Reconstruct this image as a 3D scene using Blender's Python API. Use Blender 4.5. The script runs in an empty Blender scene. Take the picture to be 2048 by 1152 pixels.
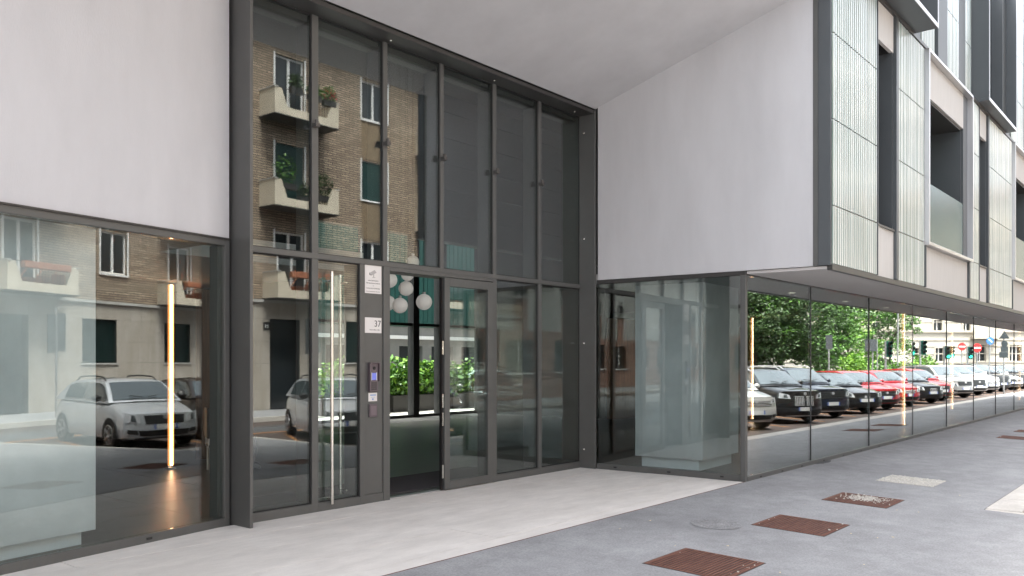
import bpy, bmesh, math, random
from mathutils import Matrix, Vector
R = math.radians
random.seed(7)
scene = bpy.context.scene
COL = scene.collection

# ------------------------------------------------------------------ camera
FPX, HOR = 1700.0, 720.0
TH = math.atan((2430 - 1024) / FPX)
cam = bpy.data.cameras.new('camera')
cam.sensor_width = 36.0
cam.lens = FPX / 2048 * 36.0
cam.shift_y = (HOR - 576) / 2048
cam.clip_start = 0.05
cam.clip_end = 2000
camo = bpy.data.objects.new('camera', cam)
camo.location = (0, 0, 1.65)
camo.rotation_euler = (R(90), 0, TH - R(90))
COL.objects.link(camo)
scene.camera = camo

# ------------------------------------------------------------------ sky, sun, exposure
SUN_EL, SUN_AZ = R(67), R(342)          # azimuth counted from +Y clockwise
world = bpy.data.worlds.new('World')
scene.world = world
world.use_nodes = True
wn = world.node_tree
wn.nodes.clear()
sky = wn.nodes.new('ShaderNodeTexSky')
sky.sky_type = 'NISHITA'
sky.sun_disc = False
sky.sun_elevation = SUN_EL
sky.sun_rotation = SUN_AZ
sky.air_density = 1.0
sky.dust_density = 4.0
sky.ozone_density = 1.0
hs = wn.nodes.new('ShaderNodeHueSaturation')
hs.inputs['Saturation'].default_value = 0.26
bg = wn.nodes.new('ShaderNodeBackground')
bg.inputs['Strength'].default_value = 0.15
wo = wn.nodes.new('ShaderNodeOutputWorld')
wn.links.new(sky.outputs[0], hs.inputs['Color'])
wn.links.new(hs.outputs[0], bg.inputs['Color'])
wn.links.new(bg.outputs[0], wo.inputs[0])
sl = bpy.data.lights.new('sun', 'SUN')
sl.energy = 3.8
sl.angle = R(25)
sl.color = (1, .96, .90)
so = bpy.data.objects.new('sun', sl)
sd = Vector((math.sin(SUN_AZ) * math.cos(SUN_EL), math.cos(SUN_AZ) * math.cos(SUN_EL), math.sin(SUN_EL)))
so.rotation_euler = sd.to_track_quat('Z', 'Y').to_euler()
so.location = sd * 80
COL.objects.link(so)
vs = scene.view_settings
vs.view_transform = 'Standard'
vs.look = 'None'
vs.gamma = 1
vs.exposure = 2.42
vs.use_curve_mapping = False
cy = scene.cycles
cy.max_bounces = 10
cy.diffuse_bounces = 4
cy.glossy_bounces = 5
cy.transmission_bounces = 6
cy.transparent_max_bounces = 24
cy.caustics_reflective = False
cy.caustics_refractive = False
cy.sample_clamp_indirect = 6
cy.use_denoising = True
cy.blur_glossy = 0.3

# ------------------------------------------------------------------ helpers
class MB:
    """collects simple solids; build() links them as one mesh object"""
    def __init__(s, M=None):
        s.v, s.f, s.m, s.M, s.mi = [], [], [], M, 0
    def add(s, vs_, fs_):
        o = len(s.v)
        for p in vs_:
            p = Vector(p)
            s.v.append(tuple(s.M @ p) if s.M else tuple(p))
        for f in fs_:
            s.f.append([o + i for i in f]); s.m.append(s.mi)
        return s
    def box(s, x0, x1, y0, y1, z0, z1):
        if x0 > x1: x0, x1 = x1, x0
        if y0 > y1: y0, y1 = y1, y0
        if z0 > z1: z0, z1 = z1, z0
        return s.add([(x0,y0,z0),(x1,y0,z0),(x1,y1,z0),(x0,y1,z0),(x0,y0,z1),(x1,y0,z1),(x1,y1,z1),(x0,y1,z1)],
                     [(0,3,2,1),(4,5,6,7),(0,1,5,4),(1,2,6,5),(2,3,7,6),(3,0,4,7)])
    def prism(s, poly, z0, z1):
        n = len(poly)
        return s.add([(x,y,z0) for x,y in poly] + [(x,y,z1) for x,y in poly],
                     [tuple(range(n))[::-1], tuple(range(n, 2*n))] + [(i,(i+1)%n,n+(i+1)%n,n+i) for i in range(n)])
    def tube(s, pts, r, n=8, r2=None, cap=True):
        pts = [Vector(p) for p in pts]
        k = len(pts)
        rings = []
        for i, p in enumerate(pts):
            t = (pts[min(i+1,k-1)] - pts[max(i-1,0)]).normalized()
            a = t.orthogonal().normalized(); b = t.cross(a)
            rr = r if r2 is None else r + (r2 - r) * i / max(1, k-1)
            rings.append([p + (a*math.cos(2*math.pi*j/n) + b*math.sin(2*math.pi*j/n))*rr for j in range(n)])
        vv = [q for rg in rings for q in rg]
        ff = [(i*n+j, i*n+(j+1)%n, (i+1)*n+(j+1)%n, (i+1)*n+j) for i in range(k-1) for j in range(n)]
        if cap: ff += [tuple(range(n))[::-1], tuple((k-1)*n + j for j in range(n))]
        return s.add(vv, ff)
    def ball(s, c, rx, ry=None, rz=None, nu=16, nv=10):
        ry = ry or rx; rz = rz or rx
        vv = [(c[0], c[1], c[2]-rz)]
        for i in range(1, nv):
            a = math.pi*i/nv
            for j in range(nu):
                b = 2*math.pi*j/nu
                vv.append((c[0]+rx*math.sin(a)*math.cos(b), c[1]+ry*math.sin(a)*math.sin(b), c[2]-rz*math.cos(a)))
        vv.append((c[0], c[1], c[2]+rz)); L = len(vv)-1
        ff = [(0, 1+(j+1)%nu, 1+j) for j in range(nu)]
        for i in range(nv-2):
            for j in range(nu):
                ff.append((1+i*nu+j, 1+i*nu+(j+1)%nu, 1+(i+1)*nu+(j+1)%nu, 1+(i+1)*nu+j))
        ff += [(L, 1+(nv-2)*nu+j, 1+(nv-2)*nu+(j+1)%nu) for j in range(nu)]
        return s.add(vv, ff)
    def grid(s, fn, us, vs_, flip=False):
        vv = [fn(u, v) for u in us for v in vs_]; n = len(vs_)
        ff = [(i*n+j, (i+1)*n+j, (i+1)*n+j+1, i*n+j+1) for i in range(len(us)-1) for j in range(n-1)]
        if flip: ff = [f[::-1] for f in ff]
        return s.add(vv, ff)
    def mesh(s, name, mats, smooth=None):
        me = bpy.data.meshes.new(name)
        me.from_pydata(s.v, [], s.f)
        for m in (mats if isinstance(mats, (list, tuple)) else [mats]):
            me.materials.append(m)
        if isinstance(mats, (list, tuple)): me.polygons.foreach_set('material_index', s.m)
        if smooth is not None:
            me.polygons.foreach_set('use_smooth', [True]*len(me.polygons))
            me.set_sharp_from_angle(angle=R(smooth))
        me.update()
        return me
    def build(s, name, mats, parent=None, smooth=None, bevel=0):
        o = bpy.data.objects.new(name, s.mesh(name, mats, smooth))
        COL.objects.link(o)
        if parent: o.parent = parent
        if bevel:
            b = o.modifiers.new('bevel', 'BEVEL'); b.width = bevel; b.segments = 2; b.limit_method = 'ANGLE'
        return o
def linspace(a, b, n): return [a + (b-a)*i/(n-1) for i in range(n)]
def tag(o, label=None, cat=None, group=None, kind=None):
    for k, v in (('label',label),('category',cat),('group',group),('kind',kind)):
        if v: o[k] = v
    return o
def thing(name, label, cat, loc=(0,0,0), rz=0, group=None):
    o = bpy.data.objects.new(name, None)
    o.location = loc; o.rotation_euler = (0,0,rz); o.empty_display_size = .2
    COL.objects.link(o)
    return tag(o, label, cat, group)
def copy_tree(o, parent=None):
    c = o.copy(); COL.objects.link(c); c.parent = parent
    for ch in [x for x in o.children]: copy_tree(ch, c)
    return c
def frame2(ox, oy, dx, dy):
    """matrix of a wall frame: local x along the wall, local y = to its left, z up"""
    l = math.hypot(dx, dy); dx /= l; dy /= l
    return Matrix(((dx,-dy,0,ox),(dy,dx,0,oy),(0,0,1,0),(0,0,0,1)))
def wall_open(mb, x0, x1, z0, z1, y0, y1, ops):
    """solid wall with rectangular openings (xa,xb,za,zb)"""
    xs = sorted({x0, x1, *[v for o in ops for v in o[:2] if x0 < v < x1]})
    for a, b in zip(xs, xs[1:]):
        m = (a+b)/2
        col = sorted([o for o in ops if o[0] < m < o[1]], key=lambda o: o[2])
        z = z0
        for o in col:
            if o[2] > z: mb.box(a, b, y0, y1, z, o[2])
            z = max(z, o[3])
        if z < z1: mb.box(a, b, y0, y1, z, z1)
    return mb

# ------------------------------------------------------------------ materials
def nodes(m):
    m.use_nodes = True
    nt = m.node_tree
    return nt, nt.nodes.get('Principled BSDF')
def N(nt, t, **kw):
    n = nt.nodes.new(t)
    for k, v in kw.items():
        if k in n.inputs.keys(): n.inputs[k].default_value = v
        else: setattr(n, k, v)
    return n
def mat(name, col, rough=.6, metal=0, var=0, vscale=2.0, col2=None, bump=0, bscale=60, stretch=None, coat=0, spec=None, rvar=0, detail=4):
    m = bpy.data.materials.new(name)
    nt, p = nodes(m)
    p.inputs['Base Color'].default_value = (*col, 1)
    p.inputs['Roughness'].default_value = rough
    p.inputs['Metallic'].default_value = metal
    if coat:
        p.inputs['Coat Weight'].default_value = coat; p.inputs['Coat Roughness'].default_value = .04
    if spec is not None: p.inputs['Specular IOR Level'].default_value = spec
    if var or bump or col2 or rvar:
        tc = N(nt, 'ShaderNodeTexCoord'); mp = N(nt, 'ShaderNodeMapping')
        if stretch: mp.inputs['Scale'].default_value = stretch
        nt.links.new(tc.outputs['Object'], mp.inputs[0])
    if var or col2 or rvar:
        nz = N(nt, 'ShaderNodeTexNoise', Scale=vscale, Detail=detail, Roughness=.6)
        nt.links.new(mp.outputs[0], nz.inputs['Vector'])
        cr = N(nt, 'ShaderNodeValToRGB')
        c2 = col2 or tuple(min(1, c*(1+var)) for c in col)
        c1 = col if col2 else tuple(c*(1-var) for c in col)
        cr.color_ramp.elements[0].position = .32; cr.color_ramp.elements[1].position = .68
        cr.color_ramp.elements[0].color = (*c1, 1); cr.color_ramp.elements[1].color = (*c2, 1)
        nt.links.new(nz.outputs[0], cr.inputs[0])
        nt.links.new(cr.outputs[0], p.inputs['Base Color'])
        if rvar:
            mr = N(nt, 'ShaderNodeMapRange')
            mr.inputs['To Min'].default_value = rough-rvar; mr.inputs['To Max'].default_value = rough+rvar
            nt.links.new(nz.outputs[0], mr.inputs[0]); nt.links.new(mr.outputs[0], p.inputs['Roughness'])
    if bump:
        nb = N(nt, 'ShaderNodeTexNoise', Scale=bscale, Detail=3)
        nt.links.new(mp.outputs[0], nb.inputs['Vector'])
        bp = N(nt, 'ShaderNodeBump', Strength=bump, Distance=.02)
        nt.links.new(nb.outputs[0], bp.inputs['Height']); nt.links.new(bp.outputs[0], p.inputs['Normal'])
    return m
def emit(name, col, strength):
    m = bpy.data.materials.new(name); nt, p = nodes(m)
    p.inputs['Base Color'].default_value = (*col, 1)
    p.inputs['Emission Color'].default_value = (*col, 1); p.inputs['Emission Strength'].default_value = strength
    return m
def glass(name, tint, f0, wav=0.0):
    """thin architectural glazing: see-through plus mirror reflection rising towards grazing angles"""
    m = bpy.data.materials.new(name); nt, p = nodes(m)
    nt.nodes.remove(p)
    out = nt.nodes.get('Material Output')
    lw = N(nt, 'ShaderNodeLayerWeight', Blend=.5)
    pw = N(nt, 'ShaderNodeMath', operation='POWER'); pw.inputs[1].default_value = 4.0
    mr = N(nt, 'ShaderNodeMapRange'); mr.inputs['To Min'].default_value = f0; mr.inputs['To Max'].default_value = 1
    tr = N(nt, 'ShaderNodeBsdfTransparent'); tr.inputs[0].default_value = (*tint, 1)
    gl = N(nt, 'ShaderNodeBsdfGlossy', Roughness=0.0); gl.inputs[0].default_value = (.96, .98, .97, 1)
    mx = N(nt, 'ShaderNodeMixShader')
    nt.links.new(lw.outputs['Facing'], pw.inputs[0]); nt.links.new(pw.outputs[0], mr.inputs[0])
    nt.links.new(mr.outputs[0], mx.inputs[0]); nt.links.new(tr.outputs[0], mx.inputs[1]); nt.links.new(gl.outputs[0], mx.inputs[2])
    nt.links.new(mx.outputs[0], out.inputs[0])
    if wav:
        tc = N(nt, 'ShaderNodeTexCoord'); nz = N(nt, 'ShaderNodeTexNoise', Scale=.7, Detail=1)
        nt.links.new(tc.outputs['Object'], nz.inputs['Vector'])
        bp = N(nt, 'ShaderNodeBump', Strength=wav, Distance=.02)
        nt.links.new(nz.outputs[0], bp.inputs['Height']); nt.links.new(bp.outputs[0], gl.inputs['Normal'])
    return m

M = {}
M['plaster'] = mat('plaster', (.55,.552,.566), .85, var=.06, vscale=1.1, bump=.10, bscale=70, detail=9, stretch=(1.6,1.6,.45))
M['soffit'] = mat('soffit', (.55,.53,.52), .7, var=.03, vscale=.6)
M['metal'] = mat('metal', (.112,.114,.110), .42, .3, var=.05, vscale=3, rvar=.06)
M['metal_dark'] = mat('metal_dark', (.06,.058,.056), .4, .4)
M['metal_mid'] = mat('metal_mid', (.095,.105,.112), .45, .45, var=.05, vscale=1.2)
M['metal_light'] = mat('metal_light', (.55,.55,.56), .32, .8)
M['steel'] = mat('steel', (.70,.69,.64), .22, 1)
M['black'] = mat('black', (.012,.012,.013), .5)
M['rubber'] = mat('rubber', (.02,.02,.02), .7)
M['glass'] = glass('glass', (.86,.90,.89), .085, .012)
M['glass_street'] = glass('glass_street', (.76,.82,.82), .36, .015)
M['glass_inner'] = glass('glass_inner', (.92,.95,.94), .04)
M['glass_teal'] = mat('glass_teal', (.018,.075,.066), .35, spec=.25)
M['balustrade'] = mat('balustrade', (.02,.075,.07), .25, spec=.2)
M['stone_box'] = mat('stone_box', (.60,.62,.64), .55, var=.14, vscale=1.6, bump=.03, detail=9)
M['plinth'] = mat('plinth', (.75,.80,.84), .6)
M['floor_in'] = mat('floor_in', (.06,.055,.052), .36, var=.05, vscale=1.2)
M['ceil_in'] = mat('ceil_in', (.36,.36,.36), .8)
M['wood'] = mat('wood', (.17,.088,.045), .5, var=.25, vscale=3, stretch=(8,8,.6))
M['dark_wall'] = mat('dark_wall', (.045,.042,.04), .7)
M['panel_grey'] = mat('panel_grey', (.13,.13,.13), .6)
M['cream'] = mat('cream', (.50,.49,.475), .7, var=.04, vscale=5, stretch=(6,6,.4))
M['mat_fab'] = mat('mat_fab', (.06,.055,.06), .95, var=.3, vscale=160, bump=.4, bscale=250)
M['white'] = mat('white', (.8,.8,.79), .5)
M['globe'] = emit('globe', (.86,.82,.77), .035)  # faint emission stands in for daylight falling on the globes
M['rust'] = mat('rust', (.10,.042,.032), .75, .2, col2=(.26,.12,.085), vscale=9, bump=.3, bscale=120, stretch=(.25,6,1))
M['soil'] = mat('soil', (.05,.04,.03), .95)
M['leaf'] = mat('leaf', (.04,.12,.016), .5, col2=(.11,.25,.03), vscale=3)
M['leaf_dark'] = mat('leaf_dark', (.016,.042,.010), .55, col2=(.05,.10,.022), vscale=1.2)
M['leaf_lime'] = mat('leaf_lime', (.10,.24,.02), .5, col2=(.24,.42,.05), vscale=2)
M['petal'] = mat('petal', (.55,.05,.06), .6)
M['bark'] = mat('bark', (.07,.05,.035), .9, var=.3, vscale=8)
M['terra'] = mat('terra', (.34,.12,.06), .8, var=.2, vscale=6)
M['gravel_white'] = mat('gravel_white', (.62,.60,.55), .9, var=.3, vscale=60, bump=.5, bscale=80)
M['led'] = emit('led', (1.0,.66,.38), 3.5)
M['led_halo'] = emit('led_halo', (1.0,.30,.06), .35)  # emissive orange, imitates the warm halo around the tube
M['downlight'] = emit('downlight', (1.0,.86,.66), .25)
M['green_light'] = emit('green_light', (.03,.95,.55), 3)
M['blue_screen'] = emit('blue_screen', (.16,.19,.62), .06)

def asphalt(name, c1, c2, speck=.5, cscale=.35, mott=.45, stretch=None):
    m = bpy.data.materials.new(name); nt, p = nodes(m)
    tc = N(nt, 'ShaderNodeTexCoord')
    a = N(nt, 'ShaderNodeTexNoise', Scale=cscale, Detail=9, Roughness=.62)
    b = N(nt, 'ShaderNodeTexNoise', Scale=55, Detail=4, Roughness=.7)
    c = N(nt, 'ShaderNodeTexNoise', Scale=3.2, Detail=7, Roughness=.7)
    mp = N(nt, 'ShaderNodeMapping'); mp.inputs['Scale'].default_value = stretch or (1,1,1)
    nt.links.new(tc.outputs['Object'], mp.inputs[0])
    nt.links.new(tc.outputs['Object'], b.inputs['Vector'])
    for n in (a, c): nt.links.new(mp.outputs[0], n.inputs['Vector'])
    cr = N(nt, 'ShaderNodeValToRGB'); e = cr.color_ramp.elements
    e[0].position = .36; e[1].position = .66; e[0].color = (*c1,1); e[1].color = (*c2,1)
    nt.links.new(a.outputs[0], cr.inputs[0])
    mr = N(nt, 'ShaderNodeMapRange'); mr.inputs['From Min'].default_value = .3; mr.inputs['From Max'].default_value = .7
    mr.inputs['To Min'].default_value = 1-speck*.5; mr.inputs['To Max'].default_value = 1+speck*.5
    nt.links.new(b.outputs[0], mr.inputs[0])
    mr2 = N(nt, 'ShaderNodeMapRange'); mr2.inputs['From Min'].default_value = .3; mr2.inputs['From Max'].default_value = .7
    mr2.inputs['To Min'].default_value = 1-.42*mott; mr2.inputs['To Max'].default_value = 1+.26*mott
    nt.links.new(c.outputs[0], mr2.inputs[0])
    mu = N(nt, 'ShaderNodeMath', operation='MULTIPLY')
    nt.links.new(mr.outputs[0], mu.inputs[0]); nt.links.new(mr2.outputs[0], mu.inputs[1])
    mx = N(nt, 'ShaderNodeMix', data_type='RGBA', blend_type='MULTIPLY'); mx.inputs[0].default_value = 1
    nt.links.new(cr.outputs[0], mx.inputs[6]); nt.links.new(mu.outputs[0], mx.inputs[7])
    nt.links.new(mx.outputs[2], p.inputs['Base Color'])
    p.inputs['Roughness'].default_value = .82
    bp = N(nt, 'ShaderNodeBump', Strength=.35, Distance=.01)
    nt.links.new(b.outputs[0], bp.inputs['Height']); nt.links.new(bp.outputs[0], p.inputs['Normal'])
    return m
M['asphalt'] = asphalt('asphalt', (.235,.236,.243), (.32,.322,.33), .45)
M['road'] = asphalt('road', (.06,.06,.065), (.10,.10,.105))
M['road_red'] = asphalt('road_red', (.06,.045,.04), (.095,.068,.058))
M['kerb'] = asphalt('kerb', (.48,.45,.41), (.60,.57,.53), .25)
M['clamp'] = mat('clamp', (.10,.095,.09), .4, .5)
M['slab'] = asphalt('slab', (.67,.635,.595), (.765,.73,.69), .07, .8, .22, (.6,1.5,1))
M['court_wall'] = mat('court_wall', (.20,.20,.19), .8, var=.1)
M['paint_orange'] = mat('paint_orange', (.36,.16,.05), .7, var=.25, vscale=9)
M['concrete_patch'] = asphalt('concrete_patch', (.46,.44,.41), (.58,.56,.52), .7, 2)

def brick_mat(name, c1, c2, mortar, bw, rh, ax='xz', ms=.012):
    m = bpy.data.materials.new(name); nt, p = nodes(m)
    tc = N(nt, 'ShaderNodeTexCoord'); sp = N(nt, 'ShaderNodeSeparateXYZ'); cb = N(nt, 'ShaderNodeCombineXYZ')
    nt.links.new(tc.outputs['Object'], sp.inputs[0])
    ad = N(nt, 'ShaderNodeMath', operation='ADD')
    nt.links.new(sp.outputs[0], ad.inputs[0]); nt.links.new(sp.outputs[1], ad.inputs[1])
    nt.links.new(ad.outputs[0], cb.inputs[0]); nt.links.new(sp.outputs[2], cb.inputs[1])
    br = N(nt, 'ShaderNodeTexBrick', Scale=1.0)
    br.inputs['Brick Width'].default_value = bw; br.inputs['Row Height'].default_value = rh
    br.inputs['Mortar Size'].default_value = ms; br.inputs['Bias'].default_value = -.1
    br.inputs['Color1'].default_value = (*c1,1); br.inputs['Color2'].default_value = (*c2,1); br.inputs['Mortar'].default_value = (*mortar,1)
    nt.links.new(cb.outputs[0], br.inputs['Vector'])
    nz = N(nt, 'ShaderNodeTexNoise', Scale=3.0, Detail=6)
    nt.links.new(tc.outputs['Object'], nz.inputs['Vector'])
    mr = N(nt, 'ShaderNodeMapRange'); mr.inputs['To Min'].default_value = .55; mr.inputs['To Max'].default_value = 1.45
    nt.links.new(nz.outputs[0], mr.inputs[0])
    mx = N(nt, 'ShaderNodeMix', data_type='RGBA', blend_type='MULTIPLY'); mx.inputs[0].default_value = 1
    nt.links.new(br.outputs['Color'], mx.inputs[6]); nt.links.new(mr.outputs[0], mx.inputs[7])
    nt.links.new(mx.outputs[2], p.inputs['Base Color']); p.inputs['Roughness'].default_value = .85
    bp = N(nt, 'ShaderNodeBump', Strength=.6, Distance=.02); bp.invert = True
    nt.links.new(br.outputs['Fac'], bp.inputs['Height']); nt.links.new(bp.outputs[0], p.inputs['Normal'])
    return m
M['brick'] = brick_mat('brick', (.50,.395,.29), (.27,.195,.14), (.075,.06,.05), .42, .088, ms=.016)
M['brick_red'] = brick_mat('brick_red', (.34,.16,.11), (.28,.12,.08), (.3,.27,.24), .25, .07)
M['travertine'] = mat('travertine', (.36,.315,.26), .6, col2=(.48,.44,.39), vscale=1.3, stretch=(3,3,.4), detail=8)
M['spandrel'] = mat('spandrel', (.22,.16,.10), .7, var=.35, vscale=9, stretch=(2.5,2.5,.5), detail=7)
M['stucco_cream'] = mat('stucco_cream', (.62,.55,.44), .85, var=.06, vscale=1.1, detail=7)
M['palazzo'] = mat('palazzo', (.50,.46,.39), .85, var=.06, vscale=.6, detail=7)
M['palazzo_trim'] = mat('palazzo_trim', (.40,.36,.30), .8)
M['grey_stucco'] = mat('grey_stucco', (.46,.45,.43), .85, var=.12, vscale=.7, detail=8)
M['roof_tile'] = mat('roof_tile', (.34,.14,.09), .8, var=.2, vscale=8)
M['win_glass'] = mat('win_glass', (.02,.026,.03), .06, spec=.7)
M['shutter_green'] = mat('shutter_green', (.012,.05,.045), .5)
M['graffiti'] = mat('graffiti', (.03,.03,.045), .7)
M['graffiti_blue'] = mat('graffiti_blue', (.04,.13,.34), .6)

def ribbed_mat():
    """pale green profiled glass: glossy face over a milky body, every rib a little different"""
    m = bpy.data.materials.new('ribbed_glass'); nt, p = nodes(m)
    tc = N(nt, 'ShaderNodeTexCoord'); mp = N(nt, 'ShaderNodeMapping'); mp.inputs['Scale'].default_value = (1, 1, .02)
    nt.links.new(tc.outputs['Object'], mp.inputs[0])
    nz = N(nt, 'ShaderNodeTexNoise', Scale=22, Detail=2)
    nt.links.new(mp.outputs[0], nz.inputs['Vector'])
    cr = N(nt, 'ShaderNodeValToRGB'); e = cr.color_ramp.elements
    e[0].position = .3; e[0].color = (.38,.46,.45,1); e[1].position = .6; e[1].color = (.56,.62,.62,1)
    nt.links.new(nz.outputs[0], cr.inputs[0]); nt.links.new(cr.outputs[0], p.inputs['Base Color'])
    p.inputs['Roughness'].default_value = .09
    p.inputs['Metallic'].default_value = .12
    p.inputs['Specular IOR Level'].default_value = .9
    p.inputs['Coat Weight'].default_value = 1; p.inputs['Coat Roughness'].default_value = .05
    return m
M['ribbed'] = ribbed_mat()
M['groove_shade'] = mat('groove_shade', (.06,.12,.105), .15, .0, col2=(.20,.28,.26), vscale=9, stretch=(1,1,.05), coat=.5)  # darker green paints the shade in the grooves between ribs

def paint(name, col, metal=.0, rough=.35):
    return mat('paint_'+name, col, rough, metal, coat=1.0)
# ------------------------------------------------------------------ geometry of the place
LA = R(10.5)
LP = (4.76, 7.59)                                   # right end of the flared glass wall
ML = frame2(LP[0], LP[1], math.cos(LA), math.sin(LA))   # local x along that wall (negative = to the left), y inward
MW = frame2(10.76, 7.23, .0524, -1)                 # return wall: local x towards the street, y = towards +X
YF, YU = 4.90, 3.77                                 # street glazing plane, upper facade plane
def pz(y): return -.03 * (4.9 - max(y, 1.5))        # pavement falls gently to the street
ROAD = -.28

def clip(poly, nx, ny, d):
    out = []
    for i in range(len(poly)):
        a, b = poly[i], poly[(i+1) % len(poly)]
        da, db = nx*a[0]+ny*a[1]-d, nx*b[0]+ny*b[1]-d
        if da <= 0: out.append(a)
        if da*db < 0:
            t = da/(da-db); out.append((a[0]+t*(b[0]-a[0]), a[1]+t*(b[1]-a[1])))
    return out

# ---------------- ground
g = MB(); g.box(-300, 400, -300, 300, -.6, -.36)
tag(g.build('ground', M['road']), kind='structure')
g = MB(); g.box(-120, 300, -8.0, 2.4, -.40, ROAD)
tag(g.build('road', M['road']), kind='structure')
# pavement: sloping asphalt sheet with the built-out part the photographer stands on
pv = MB()
def sheet(x0, x1, ys):
    for a, b in zip(ys, ys[1:]):
        pv.add([(x0,b,pz(b)),(x1,b,pz(b)),(x1,a,pz(a)),(x0,a,pz(a)),(x0,b,-.5),(x1,b,-.5),(x1,a,-.5),(x0,a,-.5)],
               [(0,1,2,3),(0,4,5,1),(1,5,6,2),(2,6,7,3),(3,7,4,0)])
sheet(-120, 11.08, [4.896, 1.5, -4.6]); sheet(11.08, 200, [4.896, 2.07])
tag(pv.build('pavement', M['asphalt']), kind='structure')
kr = thing('kerb', None, None); kr['kind'] = 'structure'
x = 11.2
i = 0
while x < 110:
    w = 1.0 if i else .92
    k = MB(); zt = pz(1.9) + .006
    k.box(x, x+w-.012, 1.70, 2.07, -.45, zt)
    k.build('kerb_stone', M['kerb'], kr, bevel=.012 if i < 16 else 0)
    x += w; i += 1
y = 2.07
while y > -4.5:
    k = MB(); k.box(11.085, 11.197, y-.988, y, -.45, pz(1.5)+.008)
    k.build('kerb_stone', M['kerb'], kr, bevel=.01); y -= 1
# far side of the street
g = MB(); g.box(-120, 300, -11.6, -8.15, -.5, -.14); tag(g.build('far_pavement', M['asphalt']), kind='structure')
g = MB(); g.box(-120, 300, -8.149, -8.001, -.5, -.13); tag(g.build('far_kerb', M['kerb']), kind='structure')
g = MB(); g.box(-120, 60, -7.99, -6.6, -.35, ROAD+.004); g.box(11.21, 90, -4.3, 1.69, -.35, ROAD+.005)
tag(g.build('parking_lane', M['road_red']), kind='structure')
PARK = [12.55, 15.15, 17.5, 22.0, 25.2, 28.15, 31.2, 33.95, 37.1, 40.4, 43.4, 47.4, 51.0, 54.5, 57.9, 61.3, 64.7, 68.1]
CA = R(62)
ml = thing('bay_markings', None, None); ml['kind'] = 'structure'
for i, px in enumerate(PARK + [71.5]):
    x0 = px - 1.42
    mm = MB(); 
    u = (math.cos(CA), -math.sin(CA)); n = (math.sin(CA), math.cos(CA))
    pts = []
    for s, t in ((0,-.045),(4.9,-.045),(4.9,.045),(0,.045)): pts.append((x0+u[0]*s+n[0]*t, .45+u[1]*s+n[1]*t))
    mm.prism(pts, ROAD, ROAD+.009); mm.build('line', M['paint_orange'], ml)
mm = MB(); mm.box(-2, 11.0, -4.85, -4.72, ROAD, ROAD+.008); mm.box(11.3, 70, -4.52, -4.38, ROAD, ROAD+.008); mm.build('line', M['paint_orange'], ml)

# stone paving in front of the entrance, slab by slab
sp_ = thing('stone_paving', None, None); sp_['kind'] = 'structure'
b = MB(); b.prism([(-12,4.90),(10.86,4.90),(10.70,7.56),(4.80,7.56),(4.74,7.50),(-12,4.96)], -.3, -.012); b.build('bed', M['dark_wall'], sp_)
MB().box(-12, 10.86, 4.8965, 4.9025, -.1, .003).build('steel_edging', M['rust'], sp_)
rows = [4.903, 5.12, 5.74, 6.38, 7.0, 7.56]
nLx, nLy = -math.sin(LA), math.cos(LA)
dL = nLx*LP[0] + nLy*LP[1]
for ra, rb in zip(rows, rows[1:]):
    for k in range(-4, 4):
        xa, xb = 3.0*k, 3.0*k + 3.0
        xb = min(xb, 10.85)
        poly = [(xa+.003, ra+.0025), (xb-.003, ra+.0025), (xb-.003, rb-.0025), (xa+.003, rb-.0025)]
        if xa < 4.76:
            if xb > 4.76 and False: pass
            poly = clip(poly, nLx, nLy, dL + .01)
        if xb > 10.0:
            poly = clip(poly, 1, .0524, 10.76+.0524*7.23+.01)
        if len(poly) < 3: continue
        zz = random.uniform(-.0012, .0012)
        q = MB(); q.prism(poly, -.011, zz); q.build('slab', M['slab'], sp_)

# interior floor, tile by tile
fl = thing('lobby_floor', None, None); fl['kind'] = 'structure'
q = MB()
q.prism([(-9,5.2),(4.70,7.62),(10.78,7.60),(10.92,4.96),(46,4.96),(46,17.98),(-9,17.98)], -.4, -.02); q.build('bed', M['dark_wall'], fl)
for i in range(-6, 20):
    for j in range(0, 19):
        xa, ya = 4.8 + 1.2*i, 7.62 + .6*(j-4)
        poly = [(xa+.002,ya+.002),(xa+1.198,ya+.002),(xa+1.198,ya+.598),(xa+.002,ya+.598)]
        if xa < 4.7: poly = clip(poly, -nLx, -nLy, -(dL+.06))
        elif xa < 10.7: poly = clip(poly, 0, -1, -7.60)
        else: poly = clip(poly, 0, -1, -4.97)
        if xa > 10: poly = clip(poly, -1, -.0524, -(10.76+.0524*7.23+.03)) if ya < 7.6 else poly
        if len(poly) >= 3:
            q = MB(); q.prism(poly, -.019, -.004); q.build('tile', M['floor_in'], fl)

# ---------------- the office building
B = thing('office_building', 'modern office building with white plaster portal, tall glazed entrance and ribbed glass upper facade', 'building')
def part(name, mb, m, parent=None, **kw): return mb.build(name, m, parent or B, **kw)

# white plaster: flared wall above the left window, return wall, sloping entrance ceiling
part('plaster_wall', MB(ML).box(-14, -.02, 0, .3, 2.862, 6.9), M['plaster'])
part('plaster_wall', MB(MW).box(.02, 3.235, 0, .22, 2.862, 6.95), M['plaster'])
def cz(y): return 5.47 + .3055*(7.24 - y)
poly = [(-14,YU),(10.955,YU),(10.775,7.262),(4.9,7.262),(4.75,7.72),(-14,7.72)]
cb = MB(); n = len(poly)
cb.add([(x_,y_,cz(y_)) for x_,y_ in poly] + [(x_,y_,7.05) for x_,y_ in poly],
       [tuple(range(n))[::-1], tuple(range(n,2*n))] + [(i,(i+1)%n,n+(i+1)%n,n+i) for i in range(n)])
part('entrance_ceiling', cb, M['plaster'])
part('plaster_wall', MB().box(-14, 10.9, YU-.02, YU+.25, 6.56, 11.3), M['plaster'])
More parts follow.
